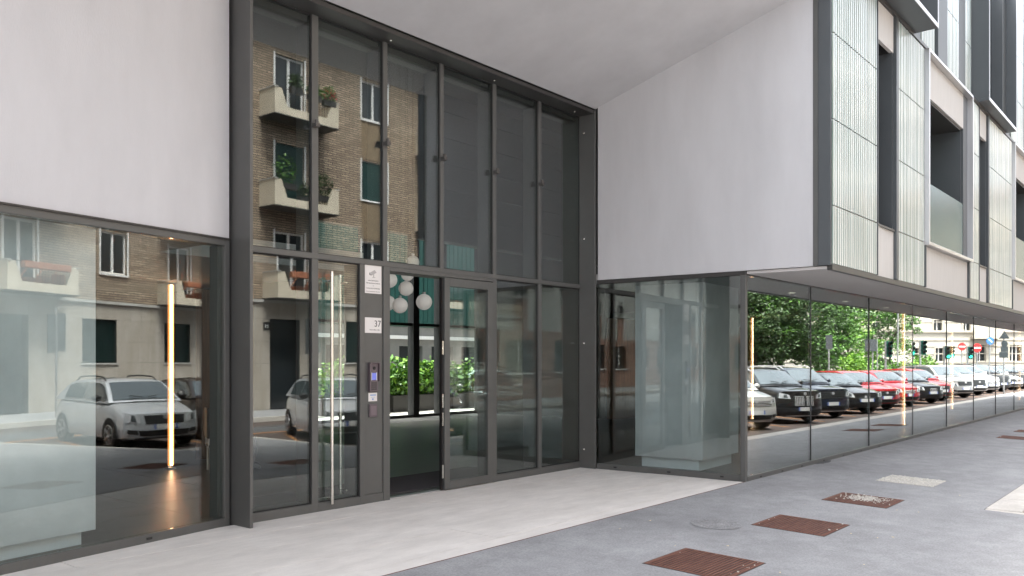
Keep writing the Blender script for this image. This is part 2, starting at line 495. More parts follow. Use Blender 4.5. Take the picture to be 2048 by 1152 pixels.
# unseen masses closing the storeys above, put in to block the sky
part('upper_mass', MB().box(-14, 46, 4.62, 18.32, 7.45, 11).box(11.2, 46, 4.62, 7.5, 2.96, 7.3), M['dark_wall'])
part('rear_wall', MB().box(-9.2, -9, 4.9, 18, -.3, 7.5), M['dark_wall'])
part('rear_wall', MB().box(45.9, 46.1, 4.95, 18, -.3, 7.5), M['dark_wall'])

TR = random.Random(19)
def tilt(x_, y_, a=.13, zc=1.4):
    """no two panes are set quite alike"""
    return Matrix.Translation((x_,y_,zc)) @ Matrix.Rotation(R(TR.uniform(-a,a)),4,'Z') @ Matrix.Rotation(R(TR.uniform(-a,a)*.5),4,'X') @ Matrix.Translation((-x_,-y_,-zc))
# entrance portal of folded steel
PX0, PX1, PT = 4.775, 10.755, 5.385
po = part('portal_jamb', MB().box(PX0, PX0+.035, 7.275, 7.86, -.01, PT+.055), M['metal'], bevel=.003)
part('portal_jamb', MB().box(PX1-.035, PX1, 7.235, 7.86, -.01, PT+.055), M['metal'], bevel=.003)
part('portal_lintel', MB().box(PX0+.036, PX1-.036, 7.255, 7.86, PT, PT+.052), M['metal_dark'], bevel=.003)
for z in (.285, 1.905, 3.50, 5.12):
    s = MB(); s.ball((PX1-.036, 7.44, z), .012, .016, .016, 10, 8); part('stud', s, M['steel'])
for x_ in (6.75, 8.6, 10.45):
    s = MB(); s.ball((x_, 7.42, PT-.001), .016, .016, .012, 10, 8); part('stud', s, M['steel'])
X0, X1 = PX0+.036, PX1-.036
FY0, FY1, GY = 7.505, 7.79, 7.535
TR0, TR1 = 2.747, 2.806
def fr(name, x0, x1, z0, z1, y0=FY0, y1=FY1, m='metal', parent=None):
    return part(name, MB().box(x0, x1, y0, y1, z0, z1), M[m], parent, bevel=.0025)
mull = [5.69, 6.71, 7.662, 8.677, 9.672]
mw = [.085, .065, .06, .068, .072]
for a, w in zip(mull, mw): fr('mullion', a, a+w, TR1, PT-.002)
edges = [X0] + [v for a, w in zip(mull, mw) for v in (a, a+w)] + [X1]
for k in range(6):
    a, b_ = edges[2*k], edges[2*k+1]
    part('glass_pane', MB(tilt((a+b_)/2, GY)).box(a+.001, b_-.001, GY, GY+.016, TR1+.001, PT-.003), M['glass'])
    br = MB(); br.box(b_-.004 if k < 5 else b_-.05, b_+.05 if k < 5 else b_, 7.43, 7.50, 4.16, 4.20); br.tube([(b_+.02,7.45,4.20),(b_+.02,7.45,4.235)], .022, 8)
    if k < 5: part('clamp', br, M['clamp'])
    part('top_rail', MB().box(a+.001, b_-.001, GY+.05, FY1, PT-.075, PT-.004), M['metal_dark'])
fr('transom', X0, X1, TR0, TR1, FY0-.002, FY1+.002)
# lower storey of the entrance
def base(x0, x1, h=.095): fr('base_rail', x0, x1, -.008, h)
def gasket(x0, x1, z0, z1):
    q = MB()
    for a, b_ in ((x0, x0+.009), (x1-.009, x1)): q.box(a, b_, GY-.012, GY-.001, z0, z1)
    q.box(x0+.0091, x1-.0091, GY-.012, GY-.001, z0, z0+.009); q.box(x0+.0091, x1-.0091, GY-.012, GY-.001, z1-.009, z1)
    part('gasket', q, M['rubber'])
for k in range(6): gasket(edges[2*k]+.001, edges[2*k+1]-.001, TR1+.001, PT-.003)
def lower(x0, x1, z0=.096, z1=TR0-.002):
    gasket(x0+.001, x1-.001, z0+.001, z1-.001); part('glass_pane', MB(tilt((x0+x1)/2, GY)).box(x0, x1, GY, GY+.016, z0, z1), M['glass'])
base(X0, 5.69); fr('mullion', 5.691, 5.775, -.009, TR0-.001); lower(X0+.001, 5.69)
base(5.776, 6.36); lower(5.777, 6.36); fr('mullion', 6.361, 6.43, -.009, TR0-.001)
fr('mullion', 6.715, 6.815, -.009, TR0-.001)
part('service_panel', MB().box(6.431, 6.714, 7.522, 7.78, .10, TR0-.002), M['metal'], bevel=.002)
fr('base_rail', 6.431, 6.714, -.008, .098, 7.512)
fr('door_head', 6.816, 8.675, 2.702, TR0-.001)
part('threshold', MB().box(6.816, 7.70, 7.53, 7.62, -.015, .012), M['metal_light'])
fr('mullion', 8.676, 8.752, -.009, TR0-.001); base(8.753, 9.672); lower(8.754, 9.671)
fr('mullion', 9.673, 9.75, -.009, TR0-.001); base(9.751, X1); lower(9.752, X1-.001)
# hinged leaf
dl = MB(); 
dx0, dx1 = 7.712, 8.672
for bx in ((dx0,dx0+.095,.012,2.69),(dx1-.13,dx1,.012,2.69),(dx0+.096,dx1-.131,.012,.115),(dx0+.096,dx1-.131,2.585,2.69)):
    dl.box(bx[0], bx[1], 7.478, 7.545, bx[2], bx[3])
door = part('door', dl, M['metal'], bevel=.002)
part('door_pane', MB().box(dx0+.094, dx1-.129, 7.50, 7.516, .113, 2.587), M['glass'], door)
ed = MB(); ed.box(dx0-.03, dx0-.002, 7.50, 7.545, .012, 2.69); part('door_edge', ed, M['black'], door)
for z in (.16, .82, 1.05, 1.72):
    part('hinge', MB().box(dx0-.034, dx0-.008, 7.488, 7.4995, z, z+.17), M['steel'], door)
# pull bars either side of the second pane
for (x_, y_, z0, z1) in ((5.925, 7.46, .07, 2.62), (6.20, 7.66, .12, 2.62)):
    h = MB(); h.tube([(x_,y_,z0),(x_,y_,z1)], .019, 12)
    yy = GY if y_ < GY else GY+.016
    for z in (z0+.06, z1-.1): h.tube([(x_,y_,z),(x_,yy,z)], .011, 8)
    part('pull_bar', h, M['steel'], smooth=40)

# flared window on the left
part('window_head', MB(ML).box(-14, -.075, .0, .14, 2.785, 2.86), M['metal'], bevel=.003)
part('drip_edge', MB(ML).box(-14, -.02, -.022, .05, 2.846, 2.8615), M['metal_dark'])
part('base_rail', MB(ML).box(-14, -.075, -.002, .14, -.01, .078), M['metal'], bevel=.003)
part('corner_post', MB(ML).box(-.074, -.012, .0, .16, -.01, 2.86), M['metal'], bevel=.003)
part('inner_post', MB(ML).box(-.115, -.076, .06, .17, .079, 2.784), M['metal'])
for k in range(4):
    part('glass_pane', MB(ML).box(-.076-3.45*(k+1)+.006, -.076-3.45*k-.001, .03, .046, .08, 2.784), M['glass'])
for u in (-.95, -2.55, -4.2, -5.8):
    part('weep_cap', MB(ML).box(u-.03, u+.03, -.006, .02, .028, .05), M['black'])
# return window
part('window_head', MB(MW).box(.0, 2.335, .0, .12, 2.80, 2.86), M['metal_dark'], bevel=.003)
part('base_rail', MB(MW).box(.0, 2.26, .0, .12, -.01, .085), M['metal'], bevel=.003)
part('glass_pane', MB(MW).box(.002, 2.26, .03, .046, .087, 2.799), M['glass'])
for u in (.32, 1.2, 2.0):
    part('weep_cap', MB(MW).box(u-.025, u+.025, -.005, .02, .035, .055), M['black'])
part('corner_post', MB(MW).box(2.262, 2.335, -.001, .075, -.012, 2.799), M['metal'], bevel=.003)
# street glazing
fx0 = 10.955
part('window_head', MB().box(10.93, 46, YF-.005, YF+.1, 2.80, 2.862), M['metal_dark'], bevel=.003)
part('base_rail', MB().box(fx0+.001, 46, YF-.004, YF+.1, -.14, .062), M['metal'], bevel=.003)
joints = [fx0] + [13.344 + 2.94*k for k in range(12)]
for a, b_ in zip(joints, joints[1:]):
    part('glass_pane', MB(tilt((a+b_)/2, YF+.028)).box(a+.012, b_-.012, YF+.02, YF+.036, .064, 2.799), M['glass_street'])
    part('glass_joint', MB().box(b_-.012, b_+.012, YF+.012, YF+.05, .064, 2.799), M['black'])
    for t in (.18, .5, .82):
        xx = a+(b_-a)*t
        part('weep_cap', MB().box(xx-.025, xx+.025, YF-.009, YF, .012, .03), M['black'])

# soffit and fascia under the projecting storey
part('soffit', MB().prism([(10.965,YU+.06),(46,YU+.06),(46,YF-.006),(10.92,YF-.006)], 2.818, 2.855), M['soffit'])
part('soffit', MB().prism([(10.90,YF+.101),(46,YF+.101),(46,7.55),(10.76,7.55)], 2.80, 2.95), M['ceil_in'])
part('fascia', MB().box(10.955, 46, YU-.012, YU+.055, 2.802, 2.875), M['metal_dark'], bevel=.004)
# corner strips beside the white return wall
part('corner_strip', MB(MW).box(3.236, 3.30, -.004, .2, 2.862, 11.3), M['metal'], bevel=.003)
part('corner_strip', MB(MW).box(3.304, 3.462, -.01, .17, 2.862, 11.3), M['metal_mid'], bevel=.003)

ZJ = [2.878, 3.63, 4.735, 5.84, 6.885]
def ribbed(x0, x1, zs, y=YU):
    pitch = .083
    nr = max(2, round((x1-x0)/pitch)); S = 6
    prof = []
    rnd = random.Random(int(x0*100))
    amps = [rnd.uniform(.012, .018) for _ in range(nr)]
    for i in range(nr*S+1):
        t = i/S; k = min(nr-1, int(t)); ph = t - k
        prof.append((x0 + (x1-x0)*i/(nr*S), y - amps[k]*math.sin(math.pi*ph)))
    for za, zb in zip(zs, zs[1:]):
        q = MB()
        za += .007; zb -= .007
        npf = len(prof)
        q.add([(a, b_, za) for a, b_ in prof] + [(a, b_, zb) for a, b_ in prof],
              [(i, i+1, npf+i+1, npf+i) for i in range(npf-1)])
        q.m = [1 if (i % S) in (0, 5) else 0 for i in range(npf-1)]  # outer segments of each rib take the painted groove shade
        q.box(x0, x1, y+.004, y+.05, za, zb)
        part('ribbed_panel', q, [M['ribbed'], M['groove_shade']], smooth=50)
    q = MB(); q.box(x0+.002, x1-.002, y+.015, y+.06, zs[0], zs[-1]); part('backing', q, M['spandrel'])
def narrow(x0, x1, z0=2.878, zs=3.63, zt=6.33, z1=6.885):
    """slot window: cream spandrel, deep dark reveal, recessed pane"""
    part('spandrel_panel', MB().box(x0+.03, x1-.13, YU+.01, YU+.06, z0, zs-.03), M['cream'])
    part('spandrel_panel', MB().box(x0+.03, x1-.13, YU+.01, YU+.06, zt, z1), M['cream'])
    part('side_fin', MB().box(x0, x0+.028, YU-.02, YU+.5, z0, z1), M['metal_mid'], bevel=.002)
    part('side_fin', MB().box(x1-.128, x1-.002, YU-.035, YU+.08, z0, z1), M['metal_mid'], bevel=.002)
    part('reveal', MB().box(x1-.17, x1-.13, YU+.02, YU+.5, zs, zt), M['metal_mid'])
    w = part('window', MB().box(x0+.03, x0+.09, YU+.40, YU+.48, zs, zt).box(x1-.23, x1-.171, YU+.40, YU+.48, zs, zt), M['metal_dark'])
    part('pane', MB().box(x0+.09, x1-.23, YU+.43, YU+.45, zs, zt), M['win_glass'], w)
    part('sill', MB().box(x0+.03, x1-.17, YU-.02, YU+.4, zs-.03, zs-.001), M['metal_dark'], w)
def wide(x0, x1, z0=2.878, zs=3.64, zt=6.885, plants=False):
    """loggia window in a projecting light frame"""
    part('spandrel_panel', MB().box(x0+.05, x1-.10, YU+.012, YU+.06, z0, zs-.06), M['cream'])
    part('side_fin', MB().box(x1-.099, x1, YU-.03, YU+.08, z0, zs-.06), M['metal_mid'])
    part('side_fin', MB().box(x0, x0+.048, YU-.03, YU+.08, z0, zs-.06), M['metal_mid'])
    fy = YU-.085
    f = MB(); f.box(x0, x0+.05, fy, YU+.1, zs-.055, zt); f.box(x1-.05, x1, fy, YU+.1, zs-.055, zt)
    f.box(x0+.051, x1-.051, fy, YU+.1, zs-.055, zs); f.box(x0+.051, x1-.051, fy, YU+.1, zt-.05, zt)
    w = part('window', f, M['metal_light'], bevel=.003)
    part('lintel_panel', MB().box(x0+.052, x1-.40, YU+.02, YU+.06, zt-.72, zt-.051), M['cream'], w)
    part('reveal', MB().box(x1-.40, x1-.052, YU+.02, YU+.10, zs+.001, zt-.051), M['metal_mid'], w)
    part('reveal', MB().box(x1-.44, x1-.401, YU+.06, YU+.80, zs+.001, zt-.72), M['metal_mid'], w)
    part('reveal', MB().box(x0+.052, x1-.441, YU+.06, YU+.80, zt-.76, zt-.721), M['metal_dark'], w)
    part('pane', MB().box(x0+.052, x1-.45, YU+.74, YU+.78, zs, zt-.76), M['glass_teal'], w)
    part('balustrade', MB().box(x0+.06, x1-.46, YU+.02, YU+.035, zs, zs+1.05), M['balustrade'], w)
cols = [('r',10.975,12.82),('n',12.82,13.83),('r',13.83,15.42),('w',15.43,18.815),('r',18.82,19.69),('n',19.70,20.65),('r',20.655,23.39),
        ('w',23.40,26.8),('r',26.81,27.7),('n',27.7,28.6),('r',28.61,31.3),('w',31.31,34.7),('r',34.71,37),('n',37,38),('r',38.01,41)]
for t, a, b_ in cols:
    if t == 'r': ribbed(a, b_, ZJ)
    elif t == 'n': narrow(a, b_)
    else: wide(a, b_)
part('floor_band', MB().box(10.965, 46, YU-.03, YU+.12, 6.888, 6.948), M['metal_dark'], bevel=.003)
# second storey: two projecting bay frames with glass, ribbed glass and fins between
def bay(x0, x1, out, z0=6.95, z1=10.4):
    y0 = YU - out
    f = MB(); f.box(x0, x0+.035, y0, YU+.1, z0+.056, z1); f.box(x1-.035, x1, y0, YU+.1, z0+.056, z1); f.box(x0, x1, y0, YU+.1, z0, z0+.055)
    w = part('bay_window', f, M['metal_mid'], bevel=.003)
    e = MB(); e.box(x0, x1, y0-.012, y0-.001, z0-.004, z0+.06); e.box(x1-.035, x1+.003, y0-.012, y0-.001, z0+.061, z1); e.box(x0-.003, x0+.035, y0-.012, y0-.001, z0+.061, z1)
    part('edge_trim', e, M['metal_light'], w)
    part('reveal', MB().box(x1-.5, x1-.036, YU-.02, YU+.3, z0+.056, z1), M['metal_mid'], w)
    part('reveal', MB().box(x0+.036, x0+.30, YU-.02, YU+.3, z0+.056, z1), M['metal_mid'], w)
    part('pane', MB().box(x0+.31, x1-.51, YU+.2, YU+.22, z0+.056, z1), M['win_glass'], w)
bay(11.0, 14.80, .36); bay(19.55, 22.65, .22); bay(26.5, 29.8, .36)
Z2 = [6.955, 8.05, 9.15, 10.25, 11.3]
def fin(x0, x1, dy0=-.04, dy1=.3): part('side_fin', MB().box(x0, x1, YU+dy0, YU+dy1, 6.951, 11.3), M['metal_mid'], bevel=.003)
fin(14.83, 15.30, .02); ribbed(15.31, 16.2, Z2, YU+.02); fin(16.21, 16.88); ribbed(16.89, 17.9, Z2); fin(17.91, 18.74, .05); ribbed(18.75, 19.5, Z2, YU+.1); 
fin(22.68, 23.3, .02); ribbed(23.31, 25.0, Z2); fin(25.01, 26.45, .05)

# ---------------- inside the lobby
wl = MB(); wl.box(20, 46, 12.9, 13.1, -.02, 2.82); part('wood_wall', wl, M['wood'])
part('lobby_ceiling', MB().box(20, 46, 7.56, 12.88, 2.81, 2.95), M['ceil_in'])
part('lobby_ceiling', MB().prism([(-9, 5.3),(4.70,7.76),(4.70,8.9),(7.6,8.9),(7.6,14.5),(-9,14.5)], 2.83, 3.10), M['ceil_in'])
part('bulkhead', MB().box(12.7, 20, 13.0, 13.3, 4.25, 7.4), M['panel_grey'])
bk = 4.25
while bk < 7.2:
    part('bulkhead_panel', MB().box(12.7, 19.9, 12.97, 12.998, bk+.004, bk+.555), M['panel_grey']); bk += .565
part('wood_wall', MB().box(-2.0, 5.2, 14.6, 14.8, -.02, 2.83), M['wood'])
part('wood_wall', MB().box(7.62, 8.6, 13.0, 13.2, -.02, 2.83), M['wood'])
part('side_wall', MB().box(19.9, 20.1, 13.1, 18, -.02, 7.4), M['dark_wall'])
# stone-clad boxes standing just behind the glass
def stone_box(M_, x0, x1, y0, y1, nm):
    c = part('stone_core', MB(M_).box(x0, x1, y0, y1, .165, 2.805), M['stone_box'], bevel=.004)
    part('plinth', MB(M_).box(x0+.08, x1-.09, y0+.07, y1-.07, -.003, .164), M['plinth'], c)
stone_box(ML, -6.0, -1.33, .21, 1.6, 'left')
stone_box(MW, .32, 1.44, .62, 2.0, 'corner')
# ---------------- courtyard behind the lobby
yb = 18.0
gw = MB()
wins = [(13.8,15.3),(15.5,17.17),(17.40,18.25),(18.55,20.2),(20.4,23)]
for (a,b1),(a2,b2) in zip(wins, wins[1:]): part('mullion', MB().box(b1, a2, yb-.1, yb+.15, -.01, 5.3), M['black'])
part('transom', MB().box(13.7, 23, yb-.06, yb+.1, 2.64, 2.72), M['black'])
part('base_rail', MB().box(13.7, 23, yb-.08, yb+.12, -.01, .06), M['black'])
for a, b1 in wins: part('glass_pane', MB().box(a, b1, yb+.01, yb+.026, .06, 5.3), M['glass_inner'])
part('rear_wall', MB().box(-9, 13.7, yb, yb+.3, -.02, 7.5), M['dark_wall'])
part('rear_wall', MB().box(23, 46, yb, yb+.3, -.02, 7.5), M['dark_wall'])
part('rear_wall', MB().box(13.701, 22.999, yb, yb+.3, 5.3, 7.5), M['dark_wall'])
q = MB(); q.box(0, 60, 18.31, 40, -.3, -.006); tag(q.build('courtyard_paving', M['kerb']), kind='structure')
CB = thing('courtyard_building', 'pale courtyard wing with tall green glass fins seen through the open door', 'building')
wins2 = [(8+2.1*k, 9.5+2.1*k, 3.2, 7.6) for k in range(14)]
wall_open(w := MB(), 4, 60, -.1, 14, 29, 29.4, [(a, b1, 3.2, 7.6) for a, b1, _, _ in wins2] + [(a, b1, .6, 2.3) for a, b1, _, _ in wins2])
w.build('wall', M['court_wall'], CB)
for a, b1, _, _ in wins2:
    for k in range(7):
        MB().box(a+.3*k+.01, a+.3*k+.28, 28.95, 29.1, 3.2, 7.6).build('glass_fin', M['glass_teal'], CB)
    MB().box(a, b1, 29.2, 29.22, .6, 2.3).build('pane', M['win_glass'], CB)
MB().box(4, 60, 28.85, 29.0, 2.62, 2.78).build('ledge', M['white'], CB)

def leafblob(mb, c, rad, n, size, rnd, flat=1.0, droop=0.0):
    for _ in range(n):
        while True:
            p = Vector((rnd.uniform(-1,1), rnd.uniform(-1,1), rnd.uniform(-1,1)))
            l = p.length
            if l <= 1 and rnd.random() < .25 + .75*l: break
        q = Vector((c[0]+p.x*rad[0], c[1]+p.y*rad[1], c[2]+p.z*rad[2]))
        a = Vector((rnd.gauss(0,1), rnd.gauss(0,1), rnd.gauss(0,.6)*flat - droop)).normalized()
        b_ = a.orthogonal().normalized()
        b_.rotate(Matrix.Rotation(rnd.uniform(0, 6.28), 3, a))
        s = size*rnd.uniform(.6, 1.4)
        mb.mi = 0 if rnd.random() < .65 else 1
        mb.add([q, q + a*s*.5 + b_*s*.3, q + a*s, q + a*s*.5 - b_*s*.3], [(0,1,2,3)])
def planter(x, y, w, label, kind=0, hgt=1.15):
    t = thing('planter', label, 'planter', (x, y, 0), 0, 'courtyard planters')
    MB().box(-w/2, w/2, -.35, .35, -.006, .52).build('trough', M['metal_dark'], t, bevel=.01)
    rnd = random.Random(int(x*10)); f = MB()
    for k in range(int(w*7)):
        cx = rnd.uniform(-w/2+.1, w/2-.1); h = rnd.uniform(.55, 1.0)*hgt
        leafblob(f, (cx, rnd.uniform(-.25,.25), .5+h*.55), (.36,.32,h*.62), 150, .17, rnd)
    f.build('foliage', [M['leaf'], M['leaf_lime']] if kind == 0 else [M['leaf_lime'], M['leaf']], t)
planter(19.6, 20.4, 2.5, 'dark courtyard planter with bushy bright green shrub, behind the open doorway')
planter(16.9, 20.4, 2.4, 'dark courtyard planter with shrub, left of the doorway mullion', 1, 1.1)
planter(14.2, 20.4, 2.4, 'dark courtyard planter with low lime green plants', 1, .8)
planter(22.3, 20.4, 2.4, 'dark courtyard planter behind the glass door leaf')
# climbing sprigs hanging down in the courtyard
sp = thing('climbing_plant', 'climbing plant with small bright leaves trailing on courtyard wires', 'plant', (0,0,0))
f = MB(); rnd = random.Random(3)
for (x_, z0, z1) in ((11.2,1.5,4.6),(11.9,.8,5.2),(12.6,2.6,5.4),(13.4,3.2,5.5),(14.9,2.2,5.6)):
    z = z0
    while z < z1:
        leafblob(f, (x_+rnd.uniform(-.15,.15), 20.9, z), (.16,.1,.2), 14, .13, rnd); z += .3
f.build('foliage', [M['leaf_lime'], M['leaf']], sp)
MB().tube([(11.9,20.9,0),(11.9,20.9,5.6)], .012, 6).tube([(11.2,20.9,0),(11.2,20.9,5.2)], .012, 6).build('wire', M['black'], sp)

# ---------------- fittings in and on the entrance
for i, (px, py, d, r) in enumerate(((800,611,12.9,.118),(848,604,12.9,.122),(812,577,13.6,.118),(815,549,13.2,.10),(826,524,13.4,.10),(779,560,13.1,.12),(776,606,13.4,.12))):
    ax = (math.cos(TH)+math.sin(TH)*(px-1024)/FPX, math.sin(TH)-math.cos(TH)*(px-1024)/FPX)
    x_, y_, z_ = ax[0]*d, ax[1]*d, 1.65+(HOR-py)/FPX*d
    nm = ['lowest white globe pendant in the open doorway','white globe pendant hanging alone beside the doorway mullion','white globe pendant above the lowest one',
          'white globe pendant cut by the door head','topmost white globe pendant seen through the upper glass','upper white globe pendant half hidden by the doorway frame','lower white globe pendant half hidden by the doorway frame'][i]
    t = thing('globe_pendant', nm, 'pendant lamp', (x_, y_, z_), 0, 'globe pendants in the lobby')
    MB().ball((0,0,0), r, nu=24, nv=16).build('globe', M['globe'], t, smooth=60)
    MB().tube([(0,0,r-.01),(0,0,7.44-z_)], .004, 6).build('cable', M['black'], t)
    MB().tube([(0,0,r-.004),(0,0,r+.03)], .025, 10).build('cap', M['metal_light'], t)
def led(x_, y_, label, zt=2.80):
    t = thing('light_column', label, 'floor lamp', (x_, y_, -.004), 0, 'glowing lobby light columns')
    MB().box(-.06,.06,-.06,.06,0,.03).build('base', M['metal_light'], t)
    MB().box(-.028,.028,.012,.045,.03,zt).build('profile', M['metal_light'], t)
    MB().tube([(0,-.02,.06),(0,-.02,zt-.01)], .022, 12).build('diffuser', M['led'], t)
    MB().box(-.038,-.0235,-.03,.011,.06,zt-.01).box(.0235,.038,-.03,.011,.06,zt-.01).build('halo_strip', M['led_halo'], t)  # glowing side strips added as the tube's orange halo
led(6.63, 12.2, 'glowing vertical light column behind the left window')
led(21.86, 9.66, 'glowing vertical light column just right of the glass corner')
led(22.2, 5.9, 'glowing vertical light column in the middle of the street glazing')
led(38.9, 6.0, 'glowing vertical light column at the far end of the street glazing')
led(30.4, 6.6, 'glowing light column deeper behind the street glazing')
for k in range(9):
    t = tag(MB().tube([(14.2+2.7*k,5.55,2.786),(14.2+2.7*k,5.55,2.799)], .055, 20).build('downlight', M['downlight']), 'round recessed ceiling downlight behind the street glazing, %s from the glass corner' % ('first','second','third','fourth','fifth','sixth','seventh','eighth','ninth')[k], 'downlight', 'lobby downlights')
tag(MB().box(5.5, 9.7, 7.82, 8.9, -.01, .004).build('door_mat', M['mat_fab']), 'dark ribbed entrance mat inside the open doorway', 'door mat')

def text(body, size, loc, parent, m, align='CENTER', name='lettering', rot=(R(90),0,0)):
    c = bpy.data.curves.new(name, 'FONT'); c.body = body; c.size = size; c.align_x = align; c.extrude = .0006
    c.materials.append(m); c.resolution_u = 4
    tmp = bpy.data.objects.new('tmp_text', c); COL.objects.link(tmp)
    me = bpy.data.meshes.new_from_object(tmp.evaluated_get(bpy.context.evaluated_depsgraph_get()))
    bpy.data.objects.remove(tmp)
    if not me.materials: me.materials.append(m)
    o = bpy.data.objects.new(name, me); o.location = loc; o.rotation_euler = rot; o.parent = parent
    COL.objects.link(o); return o
PY = 7.522
M['sign_white'] = mat('sign_white', (.72,.70,.68), .45)
M['ink'] = mat('ink', (.06,.055,.055), .6)
M['device'] = mat('device', (.14,.115,.13), .35, .5)
t = thing('notice_sign', 'white surveillance notice with camera drawing at top of entrance panel', 'sign', (6.565, PY, 2.42))
MB().box(-.125,.125,-.006,-.0005,0,.325).build('plate', M['sign_white'], t)
ic = MB(); 
ic.add([(-.055,-.0075,.235),(.02,-.0075,.275),(.05,-.0075,.245),(-.03,-.0075,.205)], [(0,3,2,1)])
ic.tube([(-.06,-.008,.226),(-.035,-.008,.222)], .014, 10); ic.box(.0,.012,-.0085,-.0065,.19,.23); ic.box(-.015,.03,-.0085,-.0065,.183,.19)
ic.build('camera_icon', mat('icon_grey', (.42,.41,.40), .5), t)
for i, (s_, l) in enumerate(((.024,'AREA SORVEGLIATA'),(.024,'PER MAGGIOR SICUREZZA'),(.024,'E'),(.024,'TUTELA DEL PATRIMONIO'))):
    text(l, s_*.72, (0,-.0068,.142-.03*i), t, M['ink'])
fp = MB(); k = -.11; rnd = random.Random(1)
while k < .10:
    w_ = rnd.uniform(.004,.02); fp.box(k, k+w_, -.0072, -.0062, .02, .0245); k += w_+.004
fp.build('fine_print', M['ink'], t)
t = thing('number_sign', 'white house number plate reading 37 on the entrance panel', 'sign', (6.565, PY, 1.963))
MB().box(-.125,.125,-.006,-.0005,0,.178).build('plate', M['sign_white'], t)
text('37', .105, (.118,-.0068,.074), t, M['ink'], 'RIGHT')
fp = MB(); k = -.055; rnd = random.Random(2)
while k < .095:
    w_ = rnd.uniform(.004,.008); fp.box(k, k+w_, -.0072, -.0062, .030, .030+rnd.uniform(.008,.014)); k += w_+rnd.choice((.002,.002,.009))
fp.build('fine_print', mat('ink_pale', (.32,.31,.31), .6), t)
t = thing('intercom', 'purple grey video intercom with hood and small lit screen', 'intercom', (6.56, PY, 1.285))
MB().box(-.062,.062,-.028,-.0005,0,.325).build('body', M['device'], t, bevel=.006)
hd = MB(); hd.box(-.075,.075,-.055,-.0005,.326,.336); hd.box(.063,.075,-.05,-.0005,.12,.3255); hd.box(-.075,-.063,-.04,-.0005,.0,.3255); hd.build('hood', M['device'], t)
MB().tube([(0,-.0285,.27),(0,-.034,.27)], .02, 16).build('lens', M['black'], t)
MB().box(-.035,.03,-.031,-.0285,.135,.215).build('screen', M['blue_screen'], t)
MB().box(-.042,-.036,-.031,-.0285,.13,.22).box(.031,.04,-.031,-.0285,.13,.22).build('screen_trim', M['white'], t)
kp = MB()
for a in range(3):
    for b_ in range(4): kp.box(-.04+.028*a,-.018+.028*a,-.031,-.0285,.02+.024*b_,.036+.024*b_)
kp.build('keypad', M['metal_dark'], t)
t = thing('label_plate', 'small white label with pale blue print under the intercom', 'sign', (6.56, PY, 1.172))
MB().box(-.065,.065,-.004,-.0005,0,.098).build('plate', M['sign_white'], t)
MB().box(-.04,.045,-.0052,-.0042,.065,.078).box(-.012,.012,-.0052,-.0042,.014,.034).box(-.03,.03,-.0052,-.0042,.045,.049).build('print', mat('print_blue', (.22,.35,.62), .6), t)
t = thing('card_reader', 'square purple grey card reader lowest on the entrance panel', 'card reader', (6.555, PY, .99))
MB().box(-.058,.058,-.022,-.0005,0,.15).build('body', M['device'], t, bevel=.006)
MB().box(-.04,.042,-.026,-.0225,.02,.128).build('reader_face', mat('device2', (.19,.155,.175), .4, .4), t, bevel=.003)

# ---------------- gratings and other things set into the pavement
def rot_slope(o): o.rotation_euler.x = math.atan(.03)
names = {6.13:('nearest rusty pavement grating, at the bottom of the picture', 0), 8.27:('second rusty pavement grating, with a little grit on its edge', 0),
         10.29:('third rusty pavement grating, with white grit in its bars', 1), 20.9:('distant brown pavement grating, nearer of the far pair', 0), 22.95:('distant brown pavement grating, farther of the far pair', 0)}
for x0, (lab, grit) in names.items():
    t = thing('pavement_grating', lab, 'grating', (x0, 2.92, pz(2.92)), 0, 'rusty gratings along the pavement')
    rot_slope(t)
    W = .735
    MB().box(-.01, W+.01, -.01, W+.01, -.003, .0015).build('shade_sheet', M['black'], t)  # flat black sheet paints the dark hollow under the bars
    fr_ = MB(); fr_.box(0,W,0,.022,.0018,.005); fr_.box(0,W,W-.022,W,.0018,.005); fr_.box(0,.022,.0225,W-.0225,.0018,.005); fr_.box(W-.022,W,.0225,W-.0225,.0018,.005)
    fr_.build('frame', M['rust'], t)
    bars = MB(); nb = 20
    for k in range(nb):
        yy = .036 + (W-.072)*k/(nb-1) - .011
        bars.box(.0225, W-.0225, yy, yy+.0175, .0018, .007)
    tag(bars.build('bar_grid', M['rust'], t), kind='stuff')
    rnd = random.Random(int(x0*7)); gr = MB()
    for _ in range(420 if grit else 9):
        a = (W*(.62+rnd.gauss(0,.15)), W*(.5+rnd.gauss(0,.16))) if grit else (rnd.uniform(.05,.7), rnd.choice([.02,.06,.7])+rnd.gauss(0,.02))
        s = rnd.uniform(.003,.009)
        if .02 < a[0] < .71 and .0 < a[1] < .72: gr.box(a[0]-s, a[0]+s, a[1]-s, a[1]+s*rnd.uniform(.3,1), .006, .006+s)
    tag(gr.build('grit', M['gravel_white'], t), kind='stuff')
t = thing('pavement_cover', 'pale gravel-filled cover in the pavement beyond the gratings', 'cover', (12.40, 2.92, pz(2.92)), 0); rot_slope(t)
MB().box(0,.735,0,.735,-.002,.006).build('infill', M['concrete_patch'], t)
gr = MB(); rnd = random.Random(5)
for _ in range(700):
    a, b_, s = rnd.uniform(0,.735), rnd.uniform(0,.735), rnd.uniform(.003,.008); gr.box(a-s,a+s,b_-s,b_+s,.006,.006+s)
tag(gr.build('gravel', M['gravel_white'], t), kind='stuff')
def gpt(px, py, y0=3.0):
    z = pz(y0); d = (1.65-z)*FPX/(py-HOR); r = (px-1024)/FPX
    return ((math.cos(TH)+math.sin(TH)*r)*d, (math.sin(TH)-math.cos(TH)*r)*d)
